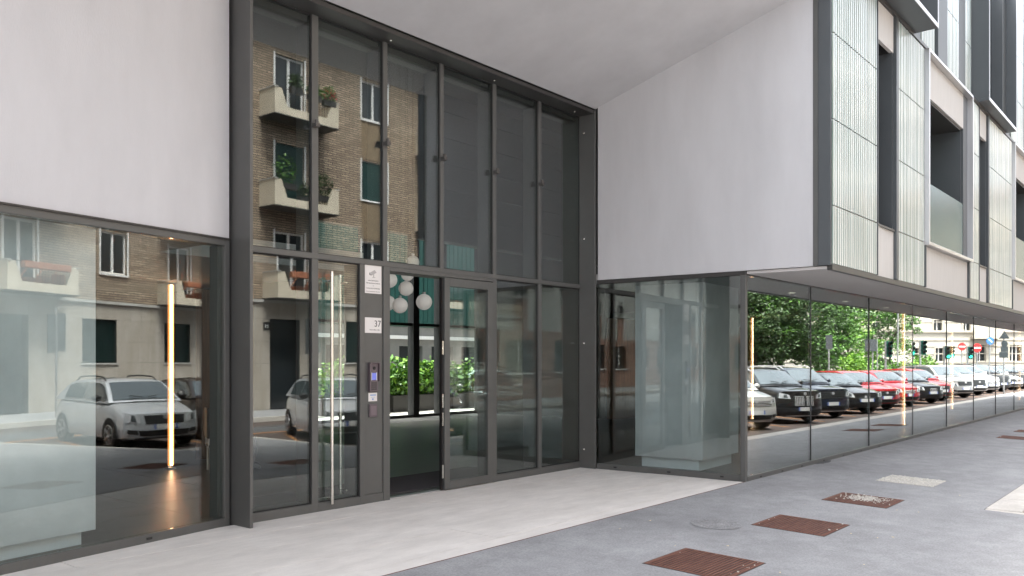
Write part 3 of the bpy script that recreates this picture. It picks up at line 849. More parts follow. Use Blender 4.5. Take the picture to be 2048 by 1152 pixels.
def disc(mb, cx, cyy, rx, ry, z, n=28, jit=0, rnd=random):
    mb.add([(cx,cyy,z)] + [(cx+rx*(1+rnd.uniform(-jit,jit))*math.cos(2*math.pi*k/n), cyy+ry*(1+rnd.uniform(-jit,jit))*math.sin(2*math.pi*k/n), z) for k in range(n)],
           [(0,1+k,1+(k+1)%n) for k in range(n)])
a = gpt(1432, 1054)
t = thing('manhole_cover', 'oval worn manhole cover nearly flush with grey asphalt beside the gratings', 'manhole cover', (a[0], a[1], pz(a[1])+.002)); rot_slope(t)
m_ = MB(); disc(m_, 0,0,.26,.26,.002); m_.build('lid', asphalt('lid', (.21,.21,.215), (.28,.28,.285), .9, 9), t)
m_ = MB()
for r_ in (.17,):
    m_.tube([(r_*math.cos(2*math.pi*k/32), r_*math.sin(2*math.pi*k/32), .002) for k in range(33)], .003, 5)
for k in range(12): m_.tube([(.09*math.cos(k*.5236),.09*math.sin(k*.5236),.003),(.25*math.cos(k*.5236),.25*math.sin(k*.5236),.003)], .002, 4)
m_.build('relief', asphalt('lid_relief', (.20,.20,.205), (.27,.27,.275), .6, 9), t)
a = gpt(1645, 932); t = thing('pavement_patch', 'small dark tar patch on the asphalt beside the street glazing', 'patch', (a[0], a[1], pz(a[1])+.003)); rot_slope(t)
m_ = MB(); disc(m_, 0,0,.30,.07,.001, 24, .25, random.Random(2)); m_.build('tar', M['road'], t)
pet = MB(); rnd = random.Random(11)
for (px, py) in ((1560,1147),(1300,1053),(1702,1069),(1755,1076),(1786,1074),(1794,1022),(1837,1025),(1728,1128),(1455,1098),(1920,991),(1886,958),(1610,1016),(1240,1070),(1350,1100)):
    a = gpt(px, py, 2.6); s = rnd.uniform(.010,.022)
    z = pz(a[1]) + .002
    th = rnd.uniform(0,6.28); c_, s_ = math.cos(th)*s, math.sin(th)*s
    pet.add([(a[0]+c_,a[1]+s_,z+.004),(a[0]-s_*.5,a[1]+c_*.5,z+.002),(a[0]-c_,a[1]-s_,z+.007),(a[0]+s_*.5,a[1]-c_*.5,z+.002)], [(0,1,2,3)])
tag(pet.build('fallen_petals', mat('petal_yellow', (.72,.58,.32), .7)), 'scattered pale yellow petals fallen on the asphalt pavement', 'petals', kind='stuff')
# ---------------- the street opposite, seen in the glass
def smooth(t): t = max(0, min(1, t)); return t*t*(3-2*t)
CARG = 'cars parked nose-in along the kerb'
M['car_glass'] = mat('car_glass', (.15,.18,.195), .06, .5, coat=.7)
M['lamp_glass'] = mat('lamp_glass', (.75,.77,.8), .2, .15, coat=1)
M['chrome'] = mat('chrome', (.75,.75,.76), .25, .45)
M['plate'] = mat('plate', (.72,.72,.70), .5)
M['plate_blue'] = mat('plate_blue', (.03,.10,.45), .5)
M['rim'] = mat('rim', (.45,.45,.46), .3, .9)
def car(label, px, py, col, L=4.1, W=.87, H=1.5, hood=.95, nose=.78, cowl=.98, clear=.19, rk=.16, boxy=0, grille=(.42,.50,.72), gstyle='h',
        lamp=(.46,.80,.60,.76), rails=0, metal=.3, name='parked_car', turn=0, low=True, chrome=False, rings=False):
    col_m = paint(label[:12].replace(' ', '_'), col, metal)
    head = R(180-62) + turn
    t = thing(name, label, 'car', (px, py, ROAD+.006), head, CARG)
    s1 = hood; s2 = hood + (.62 if not boxy else .28); s3 = L - (.75 if not boxy else .22); s4 = L - (.18 if not boxy else .05)
    belt = cowl + .02
    def fx(y, z): return -(.24*(abs(y)/W)**3 + max(0, z-.52)*rk + max(0, .36-z)*.35)
    def ztop(s):
        if s < s1: return nose + (cowl-nose)*smooth(.15+.85*s/s1)**.9 - .02*max(0,1-s/.12)
        return belt + .03*(s-s1)/(L-s1) - .12*smooth((s-(L-.25))/.25)
    def zbot(s): return clear + .05*max(0, 1-s/.5) + .09*max(0, 1-(L-s)/.6)
    def wid(s): return W*(1 - .05*max(0,1-s/.9)**2 - .09*max(0,1-(L-s)/.7)**2)
    SEC = [(.82,0),(.955,.05),(.995,.2),(1.0,.45),(.99,.66),(.97,.82),(.91,.93),(.80,.985)]
    st = [0,.04,.1,.2,.35,.55,.8,hood,hood+.3,1.8,2.4,3.0,L-.6,L-.3,L-.12,L-.03,L]
    st = sorted(set(st))
    def P(s, yf, zf):
        w, zb, zt = wid(s), zbot(s), ztop(s)
        y, z = yf*w, zb + zf*(zt-zb)
        fd = max(0, 1-s/1.0)**1.4
        rd = max(0, 1-(L-s)/.5)
        return (-s + fx(y,z)*fd + .16*rd*(abs(y)/W)**3 + .10*rd*max(0,z-.6), y, z)
    b = MB()
    ring = [(-yf,zf) for yf,zf in SEC] + [(-.4,1.0),(0,1.012),(.4,1.0)] + [(yf,zf) for yf,zf in SEC[::-1]]
    b.grid(lambda s, k: P(s, *ring[k]), st, list(range(len(ring))), flip=False)
    b.grid(lambda s, k: P(s, (-.82+1.64*k/4), 0), st, list(range(5)), flip=True)
    for s, fl in ((0, True), (L, False)):
        b.grid(lambda k, u: P(s, SEC[k][0]*u, SEC[k][1]), list(range(len(SEC))), linspace(-1,1,11), flip=fl)
        b.grid(lambda k, u: P(s, SEC[-1][0]*u, .985+(.015+.012*(1-abs(u)))*k), [0,1], linspace(-1,1,11), flip=fl)
    b.build('body', col_m, t, smooth=38)
    # greenhouse
    wb, wr = W*.93, W*(.70 if not boxy else .80)
    gs = [s1, s1+(s2-s1)*.33, s1+(s2-s1)*.66, s2, s2+.3, (s2+s3)/2, s3-.3, s3, s3+(s4-s3)*.4, s3+(s4-s3)*.75, s4]
    def gz(s):
        if s <= s2: u = (s-s1)/(s2-s1); return ztop(s1) - .01 + (H-.07-ztop(s1))*(u*1.12 - .12*u*u)
        if s <= s3: u = (s-s2)/(s3-s2); return H - .07 + .07*math.sin(math.pi*min(1, u*1.05))**.6 - .03*u
        u = (s-s3)/(s4-s3); return (H-.10) + (ztop(s4)-H+.10)*u**1.25
    def gw(s):
        zb, zt = ztop(s), gz(s)
        return wb + (wr-wb)*min(1, max(0,(zt-zb)/(H-belt)))
    g = MB()
    def top(s, u): 
        w = gw(s); return (-s - (.08*(1-abs(u))*0 if s > s2 else -.10*(1-u*u)*(1-0)), u*w, gz(s) + .025*(1-u*u))
    g.grid(top, gs, linspace(-1,1,9))
    for sg in (-1, 1):
        g.grid(lambda s, v: (-s+ (.10*(1-1) ), sg*(wb + (gw(s)-wb)*v), ztop(s)-.03 + (gz(s)-ztop(s)+.03)*v), gs, linspace(0,1,4), flip=(sg > 0))
    g.build('cabin', col_m, t, smooth=32)
    # glass
    w_ = MB()
    def wsf(s, u): 
        p = top(s, u*.90); return (p[0]+.012, p[1], p[2]+.012)
    w_.grid(wsf, linspace(s1+.05, s2-.03, 6), linspace(-1,1,9)); w_.build('windscreen', M['car_glass'], t, smooth=40)
    w_ = MB(); w_.grid(lambda s, u: (-s-.012, u*gw(s)*.86, gz(s)+.025*(1-u*u)+.008), linspace(s3+.05, s4-.08, 4), linspace(-1,1,7)); w_.build('rear_window', M['car_glass'], t, smooth=40)
    md = s2 + (s3-s2)*.42
    for sg in (-1, 1):
        for a, e in ((s1+.22, md-.04), (md+.04, s3+.02)):
            w_ = MB()
            w_.grid(lambda s, v: (-s, sg*(wb+(gw(s)-wb)*v+.008), ztop(s)+.015+(gz(s)-ztop(s)-.02)*v), linspace(a, e, 7), linspace(.06,.86,4), flip=(sg > 0))
            w_.build('side_window', M['car_glass'], t)
        mi = MB(); mi.ball((-s1-.28, sg*(W+.10), belt+.09), .07, .11, .075, 10, 8); mi.build('mirror', col_m if not name == 'estate_car' else M['black'], t, smooth=60)
        if rails:
            mi = MB(); mi.tube([(-s2-.12, sg*(wr-.04), H-.06), (-s2-.3, sg*(wr-.05), H+.035), (-(s2+s3)/2, sg*(wr-.05), H+.055), (-s3+.25, sg*(wr-.05), H+.03), (-s3+.08, sg*(wr-.04), H-.07)], .018, 6); mi.build('roof_rail', M['rubber'] if rails == 1 else M['chrome'], t, smooth=50)
        for s in (.80, L-.72):
            wr_ = .315 if H < 1.58 else .345
            ar = MB(); nn = 24
            ar.add([(-s+(wr_+.055)*math.cos(a), sg*(wid(s)+.006), max(clear, wr_+(wr_+.055)*math.sin(a))) for a in [2*math.pi*k/nn for k in range(nn)]], [tuple(range(nn)) if sg < 0 else tuple(range(nn))[::-1]])
            ar.build('wheel_arch', M['rubber'], t)
            wh = MB(); y0, y1 = sg*(W-.17), sg*(W+.012); wh.tube([(-s,y0,wr_),(-s,y1,wr_)], wr_, 22); wo_ = wh.build('wheel', M['rubber'], t, smooth=40)
            rm = MB(); rm.tube([(-s,sg*(W-.05),wr_),(-s,sg*(W+.018),wr_)], wr_*.25, 12)
            for k in range(5):
                a = k*1.2566; rm.tube([(-s+wr_*.15*math.cos(a),sg*(W+.014),wr_+wr_*.15*math.sin(a)),(-s+wr_*.66*math.cos(a),sg*(W+.014),wr_+wr_*.66*math.sin(a))], .028, 6)
            rm.tube([(-s+wr_*.66*math.cos(2*math.pi*k/20),sg*(W+.014),wr_+wr_*.66*math.sin(2*math.pi*k/20)) for k in range(21)], .016, 6)
            rm.build('rim', M['rim'], wo_)
    # front
    def fpatch(nm, c, m, off=.008, nu=6, nv=3, parent=None):
        q = MB()
        def f(v, u):
            (a, b_), (c_, d_) = (c[0], c[1]), (c[3], c[2])
            y = (a[0]+(b_[0]-a[0])*u)*(1-v) + (c_[0]+(d_[0]-c_[0])*u)*v
            z = (a[1]+(b_[1]-a[1])*u)*(1-v) + (c_[1]+(d_[1]-c_[1])*u)*v
            return (fx(y,z)+off, y, z)
        q.grid(f, linspace(0,1,nv), linspace(0,1,nu), flip=True)
        return q.build(nm, m, parent or t, smooth=60)
    gw_, g0, g1 = grille
    if gstyle == 'twin':
        for sg in (-1, 1):
            a, e = sorted((sg*.035, sg*gw_))
            gg = fpatch('grille', [(a,g0),(e,g0),(e,g1),(a,g1)], M['black'])
            for k in range(6): yy = a+(e-a)*(k+.5)/6; fpatch('bar', [(yy-.016,g0+.03),(yy+.016,g0+.03),(yy+.016,g1-.03),(yy-.016,g1-.03)], M['chrome'], .022, 2, 3, gg)
            for zz in (g0, g1-.02): fpatch('bar', [(a,zz),(e,zz),(e,zz+.02),(a,zz+.02)], M['chrome'], .02, 4, 2, gg)
    else:
        gg = fpatch('grille', [(-gw_*.92,g0),(gw_*.92,g0),(gw_,g1),(-gw_,g1)], M['black'], nu=9)
        for k in range(4 if gstyle == 'h' else 0):
            zz = g0+(g1-g0)*(k+.5)/4; fpatch('bar', [(-gw_*.93,zz-.008),(gw_*.93,zz-.008),(gw_*.93,zz+.008),(-gw_*.93,zz+.008)], M['chrome'] if chrome else M['metal_mid'], .018, 9, 2, gg)
        for k in range(15 if gstyle == 'v' else 0):
            yy = -gw_*.9+gw_*1.8*k/14; fpatch('bar', [(yy-.01,g0+.01),(yy+.01,g0+.01),(yy+.01,g1-.01),(yy-.01,g1-.01)], M['metal_mid'], .018, 2, 3, gg)
        if chrome: fpatch('grille_trim', [(-gw_,g1-.012),(gw_,g1-.012),(gw_,g1+.018),(-gw_,g1+.018)], M['chrome'], .02, 9, 2)
    zc = (g0+g1)/2 + (.02 if gstyle != 'twin' else (g1-g0)/2+.04)
    if rings:
        for k in range(4):
            q = MB(); q.tube([(fx(0,zc)+.03, -.135+.09*k+.06*math.cos(a), zc+.02+.06*math.sin(a)) for a in [2*math.pi*i/16 for i in range(17)]], .012, 5); q.build('badge', M['chrome'], t)
    else:
        q = MB(); q.tube([(fx(0,zc)+.012,0,zc+.03),(fx(0,zc)+.03,0,zc+.03)], .05, 14); q.build('badge', M['chrome'], t)
    l0, l1, l2, l3 = lamp
    for sg in (-1, 1):
        hl = fpatch('headlight', ([(sg*l0,l2),(sg*l1,l2+.03),(sg*(l1-.03),l3+.05),(sg*(l0+.05),l3-.02)])[::sg], M['lamp_glass'], .014, 6, 4)
        hl2 = [(sg*(l0+.10),l2+.03),(sg*(l1-.12),l2+.045),(sg*(l1-.14),l3),(sg*(l0+.12),l3-.02)]
        fpatch('lens', hl2[::sg], M['car_glass'], .022, 4, 3, hl)
        fpatch('fog_lamp', ([(sg*.56,.34),(sg*.76,.36),(sg*.76,.45),(sg*.58,.43)])[::sg], M['black'], .012, 4, 2)
    fpatch('air_intake', [(-.52,.30),(.52,.30),(.56,.42),(-.56,.42)], M['black'], .010, 9, 3)
    fpatch('bumper_lip', [(-.62,.235),(.62,.235),(.62,.265),(-.62,.265)], M['metal_light'] if chrome or rails == 2 else M['rubber'], .014, 9, 2)
    pz0 = .44 if gstyle != 'twin' else .40
    pl = fpatch('number_plate', [(-.26,pz0),(.26,pz0),(.26,pz0+.11),(-.26,pz0+.11)], M['plate'], .03, 5, 2)
    for sg in (-1, 1):
        fpatch('plate_band', ([(sg*.215,pz0),(sg*.26,pz0),(sg*.26,pz0+.11),(sg*.215,pz0+.11)])[::sg], M['plate_blue'], .033, 2, 2, pl)
    q = MB()
    for sg, a in ((-.1,-.55),(.05,.52)):
        p0 = wsf(s1+.07, .1+sg); p1 = wsf(s1+.12, a+(.2 if a < 0 else -.0)); q.tube([(p0[0]+.02,p0[1],p0[2]+.02),(p1[0]+.03,p1[1],p1[2]+.03)], .011, 5)
    q.build('wiper', M['rubber'], t)
    return t
car('silver estate car with black roof rails, reflected in the left window and the entrance', 12.60, .10, (.70,.73,.77), L=4.2, H=1.50, rails=1, gstyle='v', grille=(.45,.56,.74), lamp=(.50,.82,.58,.76), metal=.35, name='estate_car', turn=R(-4))
car('dark brown hatchback, reflected beside the silver estate car in the left window', 15.15, .15, (.022,.014,.012), H=1.46)
car('silver boxy off-roader, reflected in the right hand entrance panes', 17.6, .25, (.55,.57,.58), L=3.65, W=.80, H=1.70, hood=.95, nose=.98, cowl=1.08, clear=.26, rk=.04, boxy=1, grille=(.36,.70,.88), gstyle='v', lamp=(.44,.66,.70,.88), rails=1, metal=.35)
car('white compact SUV cut by the glass corner, reflected in the street glazing', 21.9, .30, (.62,.62,.60), L=4.2, H=1.58, nose=.92, cowl=1.06, clear=.22, grille=(.60,.66,.82), lamp=(.50,.80,.72,.86), chrome=True)
car('black SUV with twin upright kidney-shaped grille, reflected in the street glazing', 25.15, .40, (.008,.009,.011), L=4.5, W=.92, H=1.64, nose=1.0, cowl=1.10, hood=1.1, clear=.22, rk=.08, gstyle='twin', grille=(.38,.56,.84), lamp=(.50,.84,.76,.90), rails=2)
car('dark navy SUV with slatted grille and wide lower chrome strip', 28.15, .25, (.010,.016,.032), L=4.5, W=.92, H=1.66, nose=.98, cowl=1.10, hood=1.05, clear=.22, rk=.08, grille=(.56,.66,.90), lamp=(.58,.86,.72,.88), rails=2, chrome=False)
car('small black hatchback with rounded nose, reflected between navy SUV and red cars', 31.2, .35, (.008,.009,.012), L=4.0, H=1.46, nose=.76, cowl=.95, grille=(.34,.52,.60))
car('first red hatchback, with black grille, right of the small black hatchback', 33.95, .20, (.42,.012,.02), L=4.1, H=1.5, nose=.82, cowl=.98, grille=(.48,.50,.74), metal=.1)
car('second red hatchback, with chrome-barred grille, behind the glowing column', 37.1, .25, (.45,.012,.022), L=4.2, H=1.48, chrome=True, grille=(.40,.56,.68), metal=.1)
car('black sedan with four-ring badge and large dark grille', 40.4, .40, (.02,.022,.026), L=4.4, H=1.43, nose=.78, cowl=.95, grille=(.50,.42,.74), gstyle='none', rings=True)
car('third red hatchback, half hidden behind the black sedan', 43.4, .15, (.45,.012,.022), L=4.1, H=1.5, metal=.1)
car('silver rounded SUV with large dark grille, right of the red cars', 47.4, .25, (.52,.52,.51), L=4.4, W=.91, H=1.66, nose=.92, cowl=1.06, clear=.22, grille=(.48,.64,.84), metal=.7)
car('first white SUV with dark grille, right of the silver SUV', 51.0, .25, (.66,.66,.65), L=4.4, W=.91, H=1.64, nose=.96, cowl=1.08, clear=.22, grille=(.52,.52,.86), gstyle='v')
car('second white SUV, with chrome bars, farther along the row', 54.5, .2, (.66,.66,.65), L=4.4, W=.91, H=1.62, nose=.94, cowl=1.06, clear=.22, chrome=True)
car('dark SUV with sparkling grille near the far end of the row', 57.9, .2, (.03,.032,.035), L=4.5, W=.92, H=1.68, nose=1.0, cowl=1.1, clear=.22, gstyle='v', grille=(.5,.58,.88))
car('white car beyond the dark SUV near the far end of the row', 61.3, .2, (.66,.66,.65), L=4.3, H=1.55)
car('black car second from the far end of the row', 64.7, .2, (.015,.016,.018), L=4.4, H=1.6, clear=.22, nose=.92, cowl=1.05)
car('silver car last in the row', 68.1, .2, (.5,.5,.5), L=4.3, H=1.52, metal=.6)

# brick apartment house across the street
YB = -11.4
BR = thing('brick_apartment_house', 'tan brick apartment house with cream balconies and stone ground floor, reflected in the entrance glass', 'building')
BX0, BX1, STZ = 8.0, 47.3, 3.84
ops_u, ops_g = [], []
bays = [17.8 + 7.65*k for k in (-1,0,1,2,3)]
FL = [3.9, 7.15, 10.4]
for bx in bays:
    for z in FL:
        ops_u.append((bx+.66, bx+1.95, z+.12, z+2.45)); ops_u.append((bx+4.72, bx+6.02, z+.98, z+2.56))
    ops_g.append((bx+3.85, bx+5.5, 1.54, 3.16)); 
    ops_g.append((bx+.3, bx+1.6, -.14, 3.2) if abs(bx-17.8) < .1 else (bx+.4, bx+1.95, 1.54, 3.16))
wall_open(w := MB(), BX0, BX1, STZ, 14.0, YB-.35, YB, ops_u); w.build('brick_wall', M['brick'], BR)
MB().box(BX0, BX1, YB-12, YB-.36, -.2, 14.0).build('block', M['dark_wall'], BR)
MB().box(BX0, BX0+.3, YB-12, YB-.36, -.2, 14.0).build('gable_wall', M['brick'], BR)
MB().box(BX1-.3, BX1+.01, YB-12, YB-.36, -.2, 14.0).build('gable_wall', M['brick'], BR)
# ground floor cladding, stone by stone in courses
gf = MB(); wall_open(gf, BX0, BX1, -.16, STZ-.1, YB-.35, YB-.012, ops_g); gf.build('cladding_bed', M['dark_wall'], BR)
rnd = random.Random(4)
for (za, zb) in ((-.15,.62),(.62,1.54),(1.54,2.34),(2.34,3.16),(3.16,3.74)):
    xs = sorted({BX0, BX1, *[v for o in ops_g for v in o[:2]]})
    for a, b_ in zip(xs, xs[1:]):
        m_ = (a+b_)/2
        if any(o[0] < m_ < o[1] and o[2] < (za+zb)/2 < o[3] for o in ops_g): continue
        nseg = max(1, round((b_-a)/1.25))
        for k in range(nseg):
            x0, x1 = a+(b_-a)*k/nseg, a+(b_-a)*(k+1)/nseg
            MB().box(x0+.004, x1-.004, YB-.02, YB+.02+rnd.uniform(-.003,.003), za+.004, zb-.004).build('stone', M['travertine'], BR)
MB().box(BX0-.05, BX1+.05, YB-.2, YB+.10, STZ-.10, STZ).build('string_course', M['grey_stucco'], BR)
MB().box(BX0-.4, BX1+.4, YB-12.3, YB+.6, 14.0, 14.3).build('cornice', M['grey_stucco'], BR)
def bwin(x0, x1, z0, z1, kind):
    f = MB(); y0, y1 = YB-.16, YB-.08
    for bx in ((x0,x0+.07,z0,z1),(x1-.07,x1,z0,z1),(x0+.07,x1-.07,z0,z0+.07),(x0+.07,x1-.07,z1-.07,z1),((x0+x1)/2-.05,(x0+x1)/2+.05,z0+.07,z1-.07)): f.box(bx[0],bx[1],y0,y1,bx[2],bx[3])
    w = f.build('window', M['white'], BR)
    MB().box(x0+.07, x1-.07, y0+.02, y0+.04, z0+.07, z1-.07).build('pane', M['win_glass'], w)
    s = MB(); s.box(x0-.07,x0-.002,YB-.05,YB+.03,z0-.07,z1+.07); s.box(x1+.002,x1+.07,YB-.05,YB+.03,z0-.07,z1+.07); s.box(x0-.001,x1+.001,YB-.05,YB+.06,z0-.07,z0-.002); s.build('surround', M['white'], w)
    if kind == 'shut':
        n_ = int((z1-z0)/.055)
        q = MB()
        for k in range(n_): q.box(x0+.03, x1-.03, YB-.075, YB-.055+.008*(k%2), z0+.055*k+.004, z0+.055*(k+1)-.004)
        tag(q.build('roller_shutter', M['shutter_green'], w), kind='stuff')
for bi, bx in enumerate(bays):
    for fi, z in enumerate(FL):
        bwin(bx+.66, bx+1.95, z+.12, z+2.45, 'shut' if fi in (1,) else 'open')
        bwin(bx+4.72, bx+6.02, z+.98, z+2.56, 'shut' if fi == 1 else 'open')
        if fi: MB().box(bx+4.72, bx+6.02, YB-.05, YB+.015, z-.62, z+.90).build('under_window_panel', M['spandrel'], BR)
        # balcony with sloping cheeks, low parapet and railing
        b = MB(); yo = YB+.95; x0, x1 = bx, bx+2.8
        b.box(x0, x1, YB-.02, yo, z-.02, z+.06)
        for (xa, xb) in ((x0, x0+.10), (x1-.10, x1)):
            b.add([(xa,YB,z+.061),(xb,YB,z+.061),(xb,yo,z+.061),(xa,yo,z+.061),(xa,YB,z+.90),(xb,YB,z+.90),(xb,yo,z+.90),(xa,yo,z+.90)],
                  [(0,3,2,1),(4,5,6,7),(0,1,5,4),(1,2,6,5),(2,3,7,6),(3,0,4,7)])
        n_ = 2
        for sg, xe in ((1, x0+.10), (-1, x1-.10)):
            q_ = [(xe,yo-.10,z+.061),(xe+sg*.42,yo-.10,z+.061),(xe+sg*.42,yo-.10,z+.30),(xe+sg*.18,yo-.10,z+.90),(xe,yo-.10,z+.90)]
            q2 = [(p[0],yo,p[2]) for p in q_]
            ff = [(4,3,2,1,0),(5,6,7,8,9)] + [(i,(i+1)%5,5+(i+1)%5,5+i) for i in range(5)]
            b.add(q_+q2, ff if sg < 0 else [f[::-1] for f in ff])
        b.box(x0+.52, x1-.52, yo-.10, yo, z+.061, z+.27)
        bal = b.build('balcony', M['stucco_cream'], BR)
        MB().box(x0-.02, x1+.02, YB-.01, yo+.02, z-.06, z-.021).build('slab_edge', M['dark_wall'], bal)
        MB().box(x0-.03, x0+.12, YB, yo+.03, z+.901, z+.94).box(x1-.12, x1+.03, YB, yo+.03, z+.901, z+.94).build('coping', M['grey_stucco'], bal)
        r_ = MB(); r_.tube([(x0+.3,yo-.05,z+.92),(x1-.3,yo-.05,z+.92)], .016, 6)
        k = x0+.5
        while k < x1-.45: r_.tube([(k,yo-.05,z+.27),(k,yo-.05,z+.92)], .009, 5); k += .12
        r_.build('railing', M['black'], bal)
    for o in ops_g:
        if bx <= o[0] < bx+7:
            if o[2] < 0: MB().box(o[0], o[1], YB-.30, YB-.26, -.14, 3.2).build('doorway', M['win_glass'], BR)
            else:
                w = MB().box(o[0], o[1], YB-.22, YB-.18, o[2], o[3]).build('ground_window', M['win_glass'], BR)
                q = MB(); k = o[0]+.08
                while k < o[1]: q.box(k-.007,k+.007,YB-.09,YB-.075,o[2],o[3]); k += .11
                k = o[2]+.1
                while k < o[3]: q.box(o[0],o[1],YB-.092,YB-.076,k-.006,k+.006); k += .11
                q.build('grille', M['shutter_green'], w)
                MB().box(o[0]-.06,o[1]+.06,YB-.1,YB+.07,o[2]-.06,o[2]-.001).build('sill', M['grey_stucco'], w)
# balcony plants and window boxes
def pot(x_, y_, z_, label, col='leaf', wdt=.6, hgt=.45, flower=None, pm='metal_dark', group='balcony plants'):
    t = thing('balcony_plant', label, 'potted plant', (x_, y_, z_), 0, group)
    MB().box(-wdt/2, wdt/2, -.10, .10, 0, .22).build('trough', M[pm], t)
    f = MB(); rnd = random.Random(int(x_*31+z_*7)); leafblob(f, (0,0,.22+hgt*.5), (wdt*.55,.22,hgt*.62), 260, .11, rnd)
    f.build('foliage', [M[col], M['petal'] if flower else M['leaf_dark']], t)
yo = YB+.92
pot(18.75, yo-.05, 11.3-.05, 'grey window box with dry grass on the top reflected balcony', 'leaf_dark', .5)
pot(19.55, yo-.05, 11.2, 'dark window box with green leaves on the top reflected balcony', 'leaf', .5, .3)
pot(20.2, yo-.05, 11.15, 'dark window box with red flowers on the top reflected balcony', 'leaf', .55, .45, True)
pot(18.35, yo-.1, 7.75, 'large feathery green shrub at the left end of the middle reflected balcony', 'leaf', .9, .9)
pot(20.0, yo-.12, 7.55, 'dark green bush in a tall pot at the right end of the middle balcony', 'leaf_dark', .75, .8)
pot(19.2, yo-.12, 7.35, 'small green bush in the middle of the middle reflected balcony', 'leaf_dark', .5, .45)
for bx, lab in ((17.8, 'terracotta trough along the railing of the lowest reflected balcony'), (25.45, 'terracotta trough along the railing of the next lowest balcony')):
    tag(MB().box(bx+.55, bx+2.4, YB+.83, YB+1.05, 4.62, 4.84).build('balcony_trough', M['terra'], bevel=.02), lab, 'flower trough')
    for i_, (dx, ps) in enumerate(((.9, 'left'),(1.5, 'middle'),(2.1, 'right'))):
        tag(MB().box(bx+dx, bx+dx+.35, YB+.45, YB+.7, 3.965, 4.35+.1*i_).tube([(bx+dx,YB+.4,4.3),(bx+dx+.35,YB+.4,4.75)], .02, 6).build('balcony_chair', M['terra']), '%s folding chair standing on the %s balcony' % ({'left':'leftmost reddish','middle':'middle reddish','right':'rightmost reddish'}[ps], 'lowest' if bx < 20 else 'next lowest'), 'chair', 'balcony chairs')

# lower grey and brick house further left, seen doubly reflected
GH = thing('grey_plaster_house', 'low grey plastered house with brick band and graffiti, doubly reflected in the return window', 'building')
go = [(-46+3.2*k, -44.2+3.2*k, 1.1, 2.6) for k in range(16)] + [(-45.6+3.2*k, -44.7+3.2*k, 4.6, 5.3) for k in range(16)]
wall_open(w := MB(), -48, 7.6, 3.0, 8.5, YB-.3, YB, go); w.build('wall', M['grey_stucco'], GH)
wall_open(w := MB(), -48, 7.6, -.2, 2.999, YB-.3, YB+.01, go); w.build('brick_base', M['brick_red'], GH)
MB().box(-48, 7.6, YB-9, YB-.31, -.2, 8.5).build('block', M['dark_wall'], GH)
for o in go:
    w = MB().box(o[0], o[1], YB-.2, YB-.16, o[2], o[3]).build('window', M['win_glass'], GH)
    MB().box(o[0]-.06, o[1]+.06, YB-.12, YB+.08, o[2]-.08, o[2]-.001).box((o[0]+o[1])/2-.03,(o[0]+o[1])/2+.03,YB-.155,YB-.1,o[2],o[3]).build('frame', M['white'], w)
MB().box(-48.3, 7.9, YB-9.3, YB+.4, 8.5, 8.8).build('eaves', M['roof_tile'], GH)

t = thing('house_number_plate', 'small black house number plate beside the reflected dark doorway', 'sign', (17.95, YB+.022, 2.75))
MB().box(-.13,.13,0,.02,0,.28).build('plate', M['black'], t)
MB().box(-.07,-.03,.0201,.024,.08,.2).box(.02,.06,.0201,.024,.08,.2).build('digits', M['white'], t)
# street furniture across the road
def post(name, label, cat, x_, y_, h, group=None, r=.035):
    t = thing(name, label, cat, (x_, y_, -.14), R(0), group)
    MB().tube([(0,0,0),(0,0,h)], r, 10).build('post', M['metal_light'], t, smooth=50)
    return t
t = post('sign_post', 'street sign post with two dark panels beside the bicycle', 'sign', 18.0, -8.7, 3.4)
MB().box(-.32,-.04,-.02,.02,2.0,3.2).box(.04,.34,-.02,.02,2.05,3.25).build('panel', M['metal_mid'], t)
def bicycle(x_, y_, rz):
    t = thing('bicycle', 'dark bicycle leaning by the reflected sign post', 'bicycle', (x_, y_, -.14), rz)
    for cx in (-.52, .52):
        w = MB().tube([(cx+.33*math.cos(2*math.pi*k/28),0,.34+.33*math.sin(2*math.pi*k/28)) for k in range(29)], .018, 6, cap=False).build('wheel', M['rubber'], t)
        q = MB()
        for k in range(10): q.tube([(cx,0,.34),(cx+.32*math.cos(k*.628),0,.34+.32*math.sin(k*.628))], .003, 4)
        q.build('spokes', M['metal_light'], w)
    q = MB()
    for a, b_ in (((-.52,0,.34),(-.1,0,.32)),((-.52,0,.34),(-.2,0,.82)),((-.1,0,.32),(-.24,0,.92)),((-.1,0,.32),(.36,0,.78)),((-.2,0,.80),(.36,0,.80)),((.52,0,.34),(.34,0,.98))): q.tube([a,b_], .016, 6)
    q.build('frame', M['black'], t)
    MB().ball((-.26,0,.95), .13, .07, .035, 10, 6).build('saddle', M['rubber'], t)
    MB().tube([(.22,-.26,1.02),(.36,-.1,1.0),(.36,.1,1.0),(.22,.26,1.02)], .014, 6).build('handlebar', M['black'], t)
    MB().box(-.85,-.35,-.06,.06,.70,.72).build('carrier', M['black'], t)
bicycle(14.0, -8.9, R(15))

